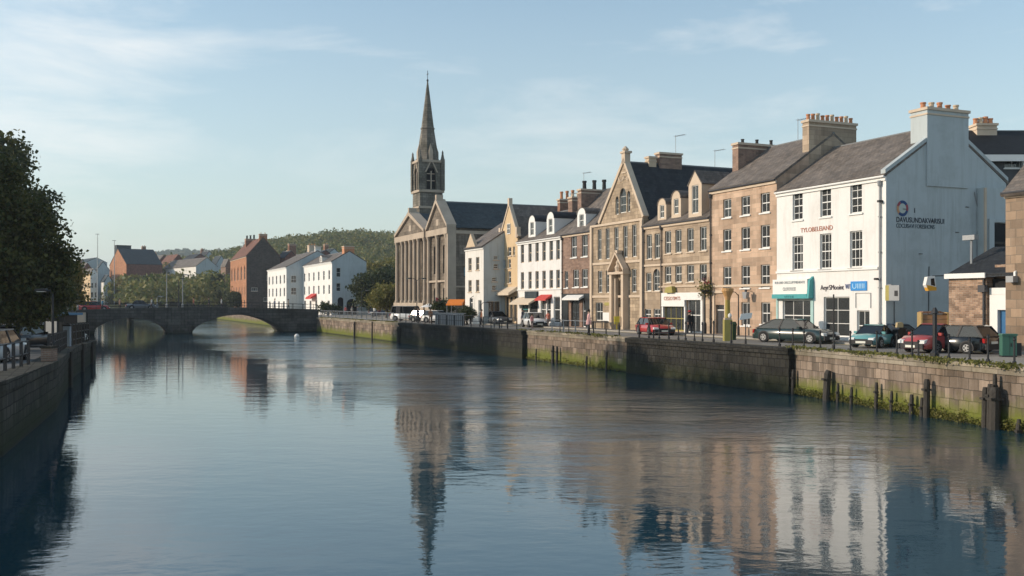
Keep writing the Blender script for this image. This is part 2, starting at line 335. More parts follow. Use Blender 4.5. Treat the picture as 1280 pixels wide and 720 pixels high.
# ------------------------------------------------------------------ building kit
WC = {}
def win_meshes(w, h, nc, nr, fm, pm, curt, sillw):
    k = (round(w, 2), round(h, 2), nc, nr, fm.name, pm.name, curt, sillw)
    if k in WC: return WC[k]
    w, h = k[0], k[1]
    f = MB().mat(fm); e = .06
    f.box(-w/2, -w/2+e, 0, .07, 0, h); f.box(w/2-e, w/2, 0, .07, 0, h); f.box(-w/2+e, w/2-e, 0, .07, 0, e+.02); f.box(-w/2+e, w/2-e, 0, .07, h-e, h)
    for i in range(1, nc): x = -w/2+w*i/nc; f.box(x-.016, x+.016, .012, .05, e+.02, h-e)
    for j in range(1, nr):
        z = h*j/nr; t = .03 if (nr % 2 == 0 and j == nr//2) else .016; f.box(-w/2+e, w/2-e, .008 if t > .02 else .015, .055, z-t, z+t)
    p = MB().mat(pm); p.box(-w/2+.03, w/2-.03, .03, .036, .03, h-.03)
    c = None
    if curt:
        c = MB().mat(M_curt); hh = h*.93
        if curt == 1:                                # a pair drawn back
            for sx in (-1, 1):
                for q in range(4):
                    x = sx*(w/2-.03-q*w*.055); c.box(x-w*.026, x+w*.026, .08+.02*(q % 2), .10+.02*(q % 2), .05, hh)
        elif curt == 2:                              # blind half down
            c.box(-w/2+.05, w/2-.05, .07, .08, h*.45, hh)
        elif curt == 4:                              # net across the whole window
            for q in range(8): x = -w/2+.06+q*(w-.12)/8; c.box(x, x+(w-.12)/8-.008, .07+.015*(q % 2), .08+.015*(q % 2), .05, hh)
        else:                                        # net across the lower sash
            for q in range(8): x = -w/2+.06+q*(w-.12)/8; c.box(x, x+(w-.12)/8-.01, .08+.015*(q % 2), .09+.015*(q % 2), .05, h*.5)
    s = None
    if sillw: s = MB().mat(M_ashlar if fm is not M_trim else M_trim); s.box(-w/2-.1, w/2+.1, -.20, .02, -.09, 0)
    r = (f.mesh('window'), p.mesh('pane'), c.mesh('curtain') if c else None, s.mesh('sill') if s else None)
    WC[k] = r; return r
def panel(mb, wallm, width, z0, z1, ops, fn, rev=.16, back=.5):
    """wall plane with real openings; fn(a, depth, z) -> point"""
    xs = sorted({0.0, width} | {round(o['a']-o['w']/2, 3) for o in ops} | {round(o['a']+o['w']/2, 3) for o in ops})
    zs = sorted({z0, z1} | {round(o['z'], 3) for o in ops} | {round(o['z']+o['h'], 3) for o in ops})
    xs = [x for x in xs if 0 <= x <= width]; zs = [z for z in zs if z0 <= z <= z1]
    mb.mat(wallm)
    for i in range(len(xs)-1):
        for j in range(len(zs)-1):
            cx = (xs[i]+xs[i+1])/2; cz = (zs[j]+zs[j+1])/2
            if any(abs(cx-o['a']) < o['w']/2 and o['z'] < cz < o['z']+o['h'] for o in ops): continue
            mb.face([fn(xs[i], 0, zs[j]), fn(xs[i+1], 0, zs[j]), fn(xs[i+1], 0, zs[j+1]), fn(xs[i], 0, zs[j+1])])
    for o in ops:
        l, r_, b, t = o['a']-o['w']/2, o['a']+o['w']/2, o['z'], o['z']+o['h']
        mb.mat(o.get('rm', wallm))
        for (p, q) in (((l, b), (l, t)), ((l, t), (r_, t)), ((r_, t), (r_, b)), ((r_, b), (l, b))):
            mb.face([fn(p[0], 0, p[1]), fn(q[0], 0, q[1]), fn(q[0], rev+.1, q[1]), fn(p[0], rev+.1, p[1])])
        mb.mat(M_dark)
        d1 = rev+.1; d2 = rev+back
        for (p, q) in (((l, b), (l, t)), ((l, t), (r_, t)), ((r_, t), (r_, b)), ((r_, b), (l, b))):
            mb.face([fn(p[0], d1, p[1]), fn(q[0], d1, q[1]), fn(q[0], d2, q[1]), fn(p[0], d2, p[1])])
        mb.face([fn(l, d2, b), fn(r_, d2, b), fn(r_, d2, t), fn(l, d2, t)])
        if o.get('arch'):
            mb.mat(wallm); n = 8; hw = o['w']/2; ah = hw*(1.5 if o['arch'] == 'pointed' else 1.0)
            for sx in (-1, 1):
                for k in range(n):
                    def pt(u):
                        if o['arch'] == 'pointed': return (hw*(1-u**1.7), ah*u**.9) if False else (hw*math.cos(u*math.pi/2)**.8, ah*math.sin(u*math.pi/2))
                        return (hw*math.cos(u*math.pi/2), ah*math.sin(u*math.pi/2))
                    (xa, za), (xb, zb) = pt(k/n), pt((k+1)/n)
                    A = (o['a']+sx*xa, t-ah+za); B = (o['a']+sx*xb, t-ah+zb); E = o['a']+sx*hw
                    mb.face([fn(A[0], .0, A[1]), fn(B[0], .0, B[1]), fn(B[0], .0, t), fn(A[0], .0, t)]) if k == n-1 else mb.face([fn(A[0], .0, A[1]), fn(B[0], .0, B[1]), fn(B[0], 0, t), fn(A[0], 0, t)])
                    if k == 0: pass
                    mb.face([fn(A[0], 0, A[1]), fn(B[0], 0, B[1]), fn(B[0], rev, B[1]), fn(A[0], rev, A[1])])
def add_windows(root, ops, fn, rotz, rev=.16):
    for o in ops:
        k = o.get('kind', 'sash')
        if k == 'void': continue
        nc, nr = o.get('bars', (2, 4)); fm = o.get('fm', M_frame)
        if k == 'door':
            d = MB().mat(o.get('dm', M_framed)); w, h = o['w'], o['h']
            d.box(-w/2, w/2, 0, .06, 0, h*.8)
            for q in (-1, 1):
                d.box(q*w*.22-w*.16, q*w*.22+w*.16, -.015, 0, h*.06, h*.34); d.box(q*w*.22-w*.16, q*w*.22+w*.16, -.015, 0, h*.4, h*.74)
            loc = fn(o['a'], rev, o['z']); dr = d.build('door', root, loc, rotz)
            fl = MB().mat(M_glass).box(-w/2, w/2, .02, .03, h*.84, h*.98); fl.mat(fm).box(-w/2, w/2, -.01, .05, h*.8, h*.84).box(-w/2, w/2, -.01, .05, h*.98, h); fl.build('fanlight', dr)
            MB().mat(M_potb).box(w*.32, w*.4, -.06, 0, h*.36, h*.39).build('handle', dr)
            continue
        curt = o.get('curt', random.choice([1, 2, 3, 4, 4, 4, 1, 2, 0]))
        f, p, c, s = win_meshes(o['w'], o['h'], nc, nr, fm, o.get('pm', M_glass), curt, o.get('sill', True))
        loc = fn(o['a'], rev-.05, o['z']); wo_ = inst(f, o.get('name', 'window'), root, loc, rotz); inst(p, 'pane', wo_)
        if c: inst(c, 'curtain', wo_)
        if s: inst(s, 'sill', wo_, (0, 0, 0))
def FR(a, d, z): return (a, d, z)
class House:
    """house standing in the street frame: front left corner at (s0, t0), width w, depth dp"""
    def __init__(h, name, label, cat, s0, s1, t0, dp, eave, ridge, wallm, roofm, ops=(), rops=(), lops=(), form='along', ridge_at=.5, over=.12, origin=None, rot=None, cap=True, gut=True, sidem=None, group=None, eaveb=None):
        h.s0, h.t0, h.w, h.d, h.e, h.r = s0, t0, s1-s0, dp, eave, ridge; h.wm = wallm; h.rm = roofm; h.ra = ridge_at
        h.root = empty(name, W(s0, t0) if origin is None else origin, ANG if rot is None else rot, label, cat, group)
        w, d = h.w, dp; sidem = sidem or wallm; eb = eaveb if eaveb is not None else eave
        m = MB()
        fr = FR; rt = lambda a, dd, z: (w-dd, a, z); lf = lambda a, dd, z: (dd, a, z)
        if form == 'front':
            panel(m, wallm, w, 0, eave, list(ops), fr)
        else: panel(m, wallm, w, 0, eave, list(ops), fr)
        sh = min(eave, eb)
        panel(m, sidem, d, 0, sh, list(rops), rt); m.mat(sidem)
        panel(m, sidem, d, 0, sh, list(lops), lf)
        m.mat(sidem); m.face([(w, d, 0), (0, d, 0), (0, d, eb), (w, d, eb)])
        if form == 'along':
            ry = d*ridge_at
            for x in (0, w): m.face([(x, 0, eave), (x, ry, ridge), (x, d, eb)]+([(x, d, sh), (x, 0, sh)] if eb != eave else []))
        elif form == 'front':
            rx = w*ridge_at; m.mat(wallm)
            for y in (0, d): m.face([(0, y, eave), (w, y, eave), (rx, y, ridge)])
        h.wall = m.build('wall', h.root)
        add_windows(h.root, ops, fr, 0); add_windows(h.root, rops, rt, math.pi/2); add_windows(h.root, lops, lf, -math.pi/2)
        g = MB().mat(roofm); th = .14
        def slab(ax, o, A, B):       # A=(low coordinate, z) B=(high coordinate, z)
            n = Vector((-(B[1]-A[1]), 0, B[0]-A[0])).normalized()
            if n.z < 0: n = -n
            q = [(A[0], A[1]), (B[0], B[1]), (B[0]+n.x*th, B[1]+n.z*th), (A[0]+n.x*th, A[1]+n.z*th)]
            g.prism(q, o[0], o[1], ax)
        if form == 'along':
            ry = d*ridge_at; k = (ridge-eave)/ry; k2 = (ridge-eb)/(d-ry)
            slab('x', (0-.03, w+.03), (-over, eave-over*k+.02), (ry, ridge+.02)); slab('x', (-.03, w+.03), (d+over, eb-over*k2+.02), (ry, ridge+.02))
            g.mat(M_lead if roofm is not M_tile else M_tile).box(-.03, w+.03, ry-.09, ry+.09, ridge+.1, ridge+.2)
        elif form == 'front':
            rx = w*ridge_at; kl = (ridge-eave)/rx; kr = (ridge-eave)/(w-rx)
            slab('y', (.12 if cap else -.1, d), (-over, eave-over*kl+.02), (rx, ridge+.02)); slab('y', (.12 if cap else -.1, d), (w+over, eave-over*kr+.02), (rx, ridge+.02))
        elif form == 'flat':
            g.box(-.1, w+.1, -.1, d+.1, eave, eave+.25)
        g.build('roof', h.root)
        if gut and form == 'along':
            MB().mat(M_trim if wallm in (M_white, M_white2) else M_ashlar).box(0, w, -.10, 0, eave-.28, eave-.06).build('eaves_cornice', h.root)
            MB().mat(M_trim if wallm in (M_white,) else M_pipe).tube([(0.0, -over-.06, eave-.05), (w, -over-.06, eave-.05)], .065, 8).build('gutter', h.root)
        if form == 'front' and cap:     # raised skew copings along the gable
            c = MB().mat(M_ashlar)
            for (xa, xb) in ((-.12, w*ridge_at), (w+.12, w*ridge_at)):
                k = Vector((xb-xa, 0, ridge-eave)).normalized(); nn = Vector((-k.z, 0, k.x))
                if nn.z < 0: nn = -nn
                q = [(xa, eave+.02), (xb, ridge+.02), (xb+nn.x*0, ridge+.34), (xa+nn.x*.22, eave+nn.z*.26)]
                c.prism(q, -.08, .3, 'y')
            c.build('gable_coping', h.root)
    def a(h, px, t=None): return S(px, h.t0 if t is None else t)-h.s0
    def z(h, px, py): return Zs(px, py, h.t0)
    def chimney(h, x0, x1, y0, y1, z0, z1, m, pots=3, pm=None, pr=.13, ph=.38, along='y', capm=None):
        c = MB().mat(m).box(x0, x1, y0, y1, z0, z1); c.mat(capm or M_ashlar).box(x0-.08, x1+.08, y0-.08, y1+.08, z1, z1+.16)
        c.box(x0-.04, x1+.04, y0-.04, y1+.04, z1-.28, z1-.18)
        ch = c.build('chimney', h.root)
        for k in range(pots):
            u = (k+.5)/pots; x = (x0+x1)/2 if along == 'y' else x0+(x1-x0)*u; y = y0+(y1-y0)*u if along == 'y' else (y0+y1)/2
            pmx = pm[k % len(pm)] if isinstance(pm, list) else (pm or M_pot); hh = ph*(1+.12*((k*7) % 3-1)); r = pr
            MB().mat(pmx).lathe([(r, z1+.16), (r*.86, z1+.16+hh*.75), (r*1.08, z1+.16+hh*.8), (r*1.08, z1+.16+hh), (r*.8, z1+.16+hh), (r*.8, z1+.16+hh*.9)], x, y, 10).build('chimney_pot', ch)
        return ch
    def pipe(h, x, z1, z0=.15, m=None, y=-.09):
        p = MB().mat(m or M_pipe).tube([(x, y-.06, z1), (x, y, z1-.35), (x, y, z0)], .05, 8)
        p.lathe([(.1, z1-.3), (.13, z1-.05), (.13, z1)], x, y-.02, 8)
        for k in range(int((z1-z0)//2)): p.box(x-.075, x+.075, y-.06, y+.09, z0+1+2*k, z0+1.06+2*k)
        p.build('downpipe', h.root)
    def dormer(h, xc, w, z0, zt, m, kind='arch', y=None, roofm=None, depth=2.2):
        """dormer window rising from the front slope"""
        k = (h.r-h.e)/(h.d*h.ra); y = .35 if y is None else y
        hw = w/2; wh = zt-z0
        f = MB().mat(m)
        op = w*.5
        f.box(xc-hw, xc-op/2, y, y+.2, z0, z0+wh*.72); f.box(xc+op/2, xc+hw, y, y+.2, z0, z0+wh*.72); f.box(xc-op/2, xc+op/2, y, y+.2, z0, z0+wh*.18)
        if kind == 'arch':
            poly = [(xc-hw, z0+wh*.72)]+[(xc-hw*math.cos(t), z0+wh*.72+wh*.28*math.sin(t)) for t in [math.pi*q/10 for q in range(1, 10)]]+[(xc+hw, z0+wh*.72)]
        else:
            poly = [(xc-hw*1.1, z0+wh*.72), (xc, zt), (xc+hw*1.1, z0+wh*.72)]
        f.prism(poly, y, y+.2, 'y')
        f.box(xc-hw, xc-hw+.07, y+.2, y+depth, z0, z0+wh*.72); f.box(xc+hw-.07, xc+hw, y+.2, y+depth, z0, z0+wh*.72)
        d = f.build('dormer', h.root)
        rp = [(p[0]+(p[0]-xc)*.07, p[1]+.03) for p in poly]
        inner = [(xc+(p[0]-xc)*.97, p[1]-.02) for p in poly]
        MB().mat(roofm or h.rm).prism(rp+inner[::-1], y-.05, y+depth, 'y').build('dormer_roof', d)
        fm, pm, cm, sm = win_meshes(op, wh*.54, 2, 2, M_frame, M_glass, 0, False)
        o = inst(fm, 'window', d, (xc, y+.06, z0+wh*.18)); inst(pm, 'pane', o)
        MB().mat(M_dark).box(xc-hw+.08, xc+hw-.08, y+.6, y+.65, z0, z0+wh*.7).build('dark_room', d)
    def aerial(h, x, y, z0, z1, yagi=True):
        a_ = MB().mat(M_grey).tube([(x, y, z0), (x, y, z1)], .022, 6)
        if yagi:
            a_.tube([(x-.1, y, z1-.12), (x+1.0, y+.25, z1-.06)], .015, 5)
            for k in range(6): u = k/5; a_.tube([(x+u*.95, y+.25*u-.22, z1-.1), (x+u*.95, y+.25*u+.22, z1-.1)], .01, 4)
        a_.build('aerial', h.root)

def row(h, pxs, ref, pyt, pyb, w, **k):
    """a row of equal windows: columns read at pxs, head and sill heights read at column ref"""
    zt, zb = h['z'](ref, pyt), h['z'](ref, pyb)
    out = []
    for i, p in enumerate(pxs):
        o = dict(a=h['a'](p), z=zb, w=w, h=zt-zb, **k); out.append(o)
    return out
def ctx(s0, t0): return {'a': lambda px: S(px, t0)-s0, 'z': lambda px, py: Zs(px, py, t0)}
# ------------------------------------------------------------------ ground, water, quays
def Lq(s): return W(s, 0)
RB = [(30, -60), (25.5, 0), (21.2, 20), (17.6, 34.1), (13.8, 48.5)] + [(OX+u*DX, OY+u*DY) for u in (60, 100, 150, 250)] + [(-128, 314), (-190, 328), (-260, 334)]
LB = [(-4, -60), (-9, 0), (-12.6, 18), (-14.9, 28.8, 0), (-19.0, 41, -.15), (-26.3, 59, -.4), (-32.6, 77, -.68), (-35.5, 79, -.68), (-46, 100, -.4), (-61, 136, 0), (-75, 165, 0), (-120, 205), (-200, 228), (-260, 230)]
def z3(p): return p[2] if len(p) > 2 else 0
M_asph = plain('asphalt', (.20, .185, .165), .9, var=.25, scale=.6, bump=.3, bscale=40)
M_pave = masonry('paving_slabs', (.30, .27, .235), (.24, .215, .19), (.15, .14, .12), .9, .6, .01, (.6, .55, .5), .4)
M_quayground = plain('quay_surface', (.29, .26, .22), .9, var=.25, scale=.5, bump=.2)
M_asphl = plain('old_asphalt', (.10, .10, .098), .85, var=.3, scale=.5)
gm = MB().mat(M_quayground)
def ribbon(m, a, b):
    for i in range(len(a)-1): m.face([a[i], a[i+1], b[i+1], b[i]])
# right bank out to the horizon, left bank out to the horizon; z follows the slight fall of the left promenade
farR = [(2500, p[1], 0) for p in RB[:9]]
rb3 = [(p[0], p[1], 0) for p in RB]
ribbon(gm, rb3[:9], farR)
gm.face([rb3[8], (2500, rb3[8][1], 0), (2500, 3500, 0), (-260, 3500, 0), rb3[11], rb3[10], rb3[9]])
gm.face([(-260, 3500, 0), (-2500, 3500, 0), (-2500, 230, 0), (-260, 230, 0)])
gm.mat(M_asphl)
lb3 = [(p[0], p[1], z3(p)) for p in LB]
farL = [(-2500, p[1], 0) for p in LB]; midL = [(p[0]-14, p[1], z3(p)) for p in LB]
ribbon(gm, midL, lb3); ribbon(gm, farL, midL)
tag(gm.build('ground'), kind='structure')
# water
def water_mat():
    m, n, b = newmat('river_water')
    b.inputs['Base Color'].default_value = (.006, .040, .060, 1); b.inputs['IOR'].default_value = 1.8; b.inputs['Roughness'].default_value = .03
    b.inputs['Specular IOR Level'].default_value = .6
    geo = nd(n, 'ShaderNodeNewGeometry'); sp = nd(n, 'ShaderNodeSeparateXYZ'); n.links.new(geo.outputs['Position'], sp.inputs[0])
    def noise(scale, det, rough=.5, mapscale=(1, 1, 1), rot=0):
        mp = nd(n, 'ShaderNodeMapping'); mp.inputs['Scale'].default_value = mapscale; mp.inputs['Rotation'].default_value = (0, 0, rot); n.links.new(geo.outputs['Position'], mp.inputs[0])
        z = nd(n, 'ShaderNodeTexNoise', i_Scale=scale, i_Detail=det, i_Roughness=rough); n.links.new(mp.outputs[0], z.inputs[0]); return z
    def M(op, a, b_, c=None, clamp=False):
        x = nd(n, 'ShaderNodeMath', operation=op, use_clamp=clamp)
        for i, v in enumerate((a, b_, c)):
            if v is None: continue
            if isinstance(v, (int, float)): x.inputs[i].default_value = v
            else: n.links.new(v, x.inputs[i])
        return x.outputs[0]
    # breeze-ruffled area on the open, right hand part of the river
    big = noise(.06, 3, .6).outputs['Fac']
    wob = M('MULTIPLY_ADD', big, 18.0, -9.0)
    e1 = M('ADD', M('ADD', sp.outputs['Y'], -26.0), M('MULTIPLY', M('MINIMUM', sp.outputs['X'], 0.0), 2.2))
    sh = nd(n, 'ShaderNodeMapRange', i_1=-4.0, i_2=2.0, i_3=-8.0, i_4=0.0); n.links.new(sp.outputs['X'], sh.inputs[0]); e1 = M('ADD', e1, sh.outputs[0])
    m1 = nd(n, 'ShaderNodeMapRange', i_1=-5.0, i_2=7.0, i_3=0.0, i_4=1.0); n.links.new(M('ADD', e1, wob), m1.inputs[0])
    m2 = nd(n, 'ShaderNodeMapRange', i_1=14.0, i_2=20.0, i_3=0.0, i_4=1.0); n.links.new(M('MULTIPLY_ADD', wob, .4, sp.outputs['Y']), m2.inputs[0])
    m3 = nd(n, 'ShaderNodeMapRange', i_1=118.0, i_2=136.0, i_3=1.0, i_4=.8); n.links.new(sp.outputs['Y'], m3.inputs[0])
    st = nd(n, 'ShaderNodeMapRange', i_1=.36, i_2=.62, i_3=.22, i_4=1.15); n.links.new(noise(.16, 4, .6, (.35, 1.2, 1), .12).outputs['Fac'], st.inputs[0])
    mask = M('MULTIPLY', M('MULTIPLY', M('MULTIPLY', m1.outputs[0], m2.outputs[0]), m3.outputs[0]), st.outputs[0])
    w1 = noise(.9, 3, .5, (.55, 1.0, 1), .15).outputs['Fac']     # long lazy ripples
    w2 = noise(3.2, 4, .55, (.6, 1.0, 1), -.2).outputs['Fac']    # small ripples
    w4 = noise(1.5, 3, .55, (.7, 1.0, 1), .3).outputs['Fac']
    w3 = noise(9.0, 3, .6).outputs['Fac']                      # cat's paws
    h = M('ADD', M('MULTIPLY', w1, .009), M('ADD', M('MULTIPLY', w4, M('MULTIPLY_ADD', mask, .058, .003)), M('MULTIPLY', w2, M('MULTIPLY_ADD', mask, .020, .0036))))
    h = M('ADD', h, M('MULTIPLY', w3, M('MULTIPLY_ADD', mask, .016, .0003)))
    bp = nd(n, 'ShaderNodeBump', i_Strength=1.0, i_Distance=1.0); n.links.new(h, bp.inputs['Height']); n.links.new(bp.outputs[0], b.inputs['Normal'])
    rr = M('MULTIPLY_ADD', mask, .13, .01); n.links.new(rr, b.inputs['Roughness'])
    return m
wm_ = MB().mat(water_mat()); wm_.face([(-400, -200, WATER), (200, -200, WATER), (200, 420, WATER), (-400, 420, WATER)])
tag(wm_.build('river_water'), kind='structure')
# quay walls
AL = (-1.75, -1.05, (.13, .15, .022))
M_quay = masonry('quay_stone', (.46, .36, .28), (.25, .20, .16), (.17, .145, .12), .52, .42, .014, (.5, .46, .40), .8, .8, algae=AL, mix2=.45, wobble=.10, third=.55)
M_quayd = masonry('shade_toned_quay_stone', (.05, .047, .04), (.03, .028, .025), (.015, .014, .012), .44, .42, .02, (.45, .48, .36), .8, .9, algae=(-2.1, -1.0, (.03, .034, .014)))  # shade on two quay lengths painted in as near-black stone
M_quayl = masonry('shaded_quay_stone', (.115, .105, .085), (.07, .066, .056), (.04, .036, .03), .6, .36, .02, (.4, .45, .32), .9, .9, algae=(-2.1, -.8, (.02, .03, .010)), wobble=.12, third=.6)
M_cope = masonry('coping_stone', (.36, .31, .24), (.29, .25, .2), (.14, .12, .09), 1.3, .8, .015, (.5, .5, .32), .7, .4)
def wall_along(name, label, pts, top, bot, thick, m, mc, side=1, cope=.32):
    root = empty(name, (pts[0][0], pts[0][1], 0), 0, label, 'quay wall'); ox, oy = pts[0][0], pts[0][1]
    w = MB().mat(m); c = MB().mat(mc); dist = 0
    P_ = [Vector((p[0]-ox, p[1]-oy, 0)) for p in pts]; tz = [(p[2] if len(p) > 2 else 0)+top for p in pts]
    nrm = []
    for i in range(len(P_)):
        d = (P_[min(i+1, len(P_)-1)]-P_[max(i-1, 0)]).normalized(); nrm.append(Vector((d.y, -d.x, 0))*side)
    out = [P_[i] for i in range(len(P_))]; inn = [P_[i]+nrm[i]*thick for i in range(len(P_))]; inc = [P_[i]+nrm[i]*.95 for i in range(len(P_))]; outc = [P_[i]-nrm[i]*.07 for i in range(len(P_))]
    for i in range(len(P_)-1):
        n_ = max(1, int((P_[i+1]-P_[i]).length/6))
        for k in range(n_):
            a, b_ = k/n_, (k+1)/n_
            A, B = out[i].lerp(out[i+1], a), out[i].lerp(out[i+1], b_); za, zb = tz[i]+(tz[i+1]-tz[i])*a, tz[i]+(tz[i+1]-tz[i])*b_
            w.face([(A.x, A.y, bot), (B.x, B.y, bot), (B.x, B.y, zb-cope), (A.x, A.y, za-cope)])
            A2, B2 = outc[i].lerp(outc[i+1], a), outc[i].lerp(outc[i+1], b_); A3, B3 = inc[i].lerp(inc[i+1], a), inc[i].lerp(inc[i+1], b_)
            c.face([(A2.x, A2.y, za-cope), (B2.x, B2.y, zb-cope), (B2.x, B2.y, zb), (A2.x, A2.y, za)])
            c.face([(A2.x, A2.y, za), (B2.x, B2.y, zb), (B3.x, B3.y, zb), (A3.x, A3.y, za)])
            c.face([(A2.x, A2.y, za-cope), (A.x, A.y, za-cope), (B.x, B.y, zb-cope), (B2.x, B2.y, zb-cope)])
    w.build('masonry_face', root); c.build('coping', root)
    return root
# uv for these slanted walls must follow the wall itself
def fix_uv(o, dx, dy):
    me = o.data; uv = np.zeros((len(me.loops), 2))
    for p in me.polygons:
        for li in p.loop_indices:
            q = me.vertices[me.loops[li].vertex_index].co
            uv[li] = (q.x*dx+q.y*dy, q.z) if abs(p.normal.z) < .5 else (q.x*dx+q.y*dy, q.x*-dy+q.y*dx)
    me.uv_layers[0].data.foreach_set('uv', uv.ravel())
rq = wall_along('quay_wall', 'long sunlit sandstone quay wall with green weed along the right bank', [(p[0], p[1]) for p in RB[:8]]+[(RB[8][0], RB[8][1])], .12, -4, 1, M_quay, M_cope)
for c in rq.children: fix_uv(c, -DX*-1, DY)
rq2 = wall_along('quay_wall', 'distant pale quay wall seen through the bridge arches', [(p[0], p[1]) for p in RB[8:]], .12, -4, 1, M_quay, M_cope)
for c in rq2.children: fix_uv(c, -.95, .3)
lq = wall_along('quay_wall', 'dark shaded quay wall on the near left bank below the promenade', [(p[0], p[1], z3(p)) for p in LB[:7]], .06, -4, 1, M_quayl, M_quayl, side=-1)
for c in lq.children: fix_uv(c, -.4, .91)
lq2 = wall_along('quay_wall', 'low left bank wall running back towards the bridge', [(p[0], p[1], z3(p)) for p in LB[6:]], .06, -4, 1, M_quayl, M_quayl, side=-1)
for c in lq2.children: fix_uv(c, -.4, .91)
# two projecting lengths of the right quay, their shade put into the stone colour
for (pa, pb, lab) in ((782, 985, 'projecting length of quay wall coloured dark for shade below the red hatchback'), (498, 652, 'projecting length of quay wall coloured dark for shade below the white vans and stalls')):
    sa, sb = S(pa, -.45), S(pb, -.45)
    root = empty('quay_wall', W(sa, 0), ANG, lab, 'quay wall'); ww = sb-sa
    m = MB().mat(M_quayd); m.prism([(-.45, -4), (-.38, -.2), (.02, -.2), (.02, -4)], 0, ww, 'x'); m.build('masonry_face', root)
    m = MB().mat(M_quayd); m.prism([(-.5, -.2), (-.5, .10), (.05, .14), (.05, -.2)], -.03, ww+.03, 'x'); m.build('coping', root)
# street surfaces on the right bank (sheets 4 mm apart, kerb a real step)
def strip(name, m, s0, s1, t0, t1, z, zb=None):
    q = MB().mat(m)
    if zb is None: q.face([W(s0, t0, z), W(s1, t0, z), W(s1, t1, z), W(s0, t1, z)])
    else:
        o = empty('x', W(s0, t0), ANG); q.box(0, s1-s0, 0, t1-t0, zb, z); r_ = q.build(name, None, W(s0, t0), ANG); bpy.data.objects.remove(o); return tag(r_, kind='structure')
    return tag(q.build(name), kind='structure')
strip('road', M_asph, -150, 8, 2.3, 6.9, .008)
M_kerb = plain('granite_kerb', (.32, .30, .27), .85, var=.2)
strip('kerb', M_kerb, -69, 8, 6.9, 7.05, .11, -.05)
strip('pavement', M_pave, -56, 8, 7.05, 9.6, .11, -.05)
for k, (a, b_) in enumerate(((-60, -30), (-27, 3))):
    pass
M_line = plain('road_paint', (.7, .69, .64), .7, var=.15)
q = MB().mat(M_line)
for k in range(24): s_ = -140+k*6; q.face([W(s_, 4.55, .012), W(s_+2, 4.55, .012), W(s_+2, 4.65, .012), W(s_, 4.65, .012)])
tag(q.build('road_marking'), kind='structure')
q = MB().mat(plain('road_paint_yellow', (.6, .45, .06), .7, var=.2))
for tt in (6.55, 6.7): q.face([W(-60, tt, .012), W(6, tt, .012), W(6, tt+.07, .012), W(-60, tt+.07, .012)])
tag(q.build('kerb_line'), kind='structure')

# ------------------------------------------------------------------ hills
M_wood = foliage('far_woodland_ground', (.035, .05, .018), (.06, .075, .025), (.08, .08, .03))
def sm(x): x = np.clip(x, 0, 1); return x*x*(3-2*x)
def hill_z(x, y):
    a = 33*sm((y-270)/330.0)*np.exp(-np.maximum(0, -(x+100))**2/(2*75.0**2))*np.exp(-np.maximum(0, y-640)**2/(2*120.0**2))*np.exp(-np.maximum(0, x-60)**2/(2*200.**2))
    return a + 2.0*np.sin(x*.035+y*.02)*sm((y-300)/200.)
def terrain(name, x0, x1, y0, y1, nx, ny, fn, m):
    xs = np.linspace(x0, x1, nx); ys = np.linspace(y0, y1, ny); X, Y = np.meshgrid(xs, ys); Z = fn(X, Y)
    v = np.stack([X, Y, Z], -1).reshape(-1, 3)
    f = [(j*nx+i, j*nx+i+1, (j+1)*nx+i+1, (j+1)*nx+i) for j in range(ny-1) for i in range(nx-1)]
    me = bpy.data.meshes.new(name); me.from_pydata(v.tolist(), [], f); me.materials.append(m); me.polygons.foreach_set('use_smooth', [True]*len(f))
    o = bpy.data.objects.new(name, me); COL.objects.link(o); return tag(o, kind='structure')
terrain('hill', -420, 400, 265, 1000, 80, 70, lambda X, Y: hill_z(X, Y)-.3, M_wood)
def far_z(X, Y):
    return 78*sm((Y-1150)/500.)*np.exp(-np.maximum(0, Y-1700)**2/(2*200.**2))*(.55+.45*sm((X+900)/500.)) + 6*np.sin(X*.011)*np.sin(Y*.009+X*.02) - 2
terrain('far_hill', -1500, 700, 1100, 2300, 220, 90, lambda X, Y: far_z(X, Y)+rng.normal(0, 1.0, X.shape)*(Y > 1300), M_wood)

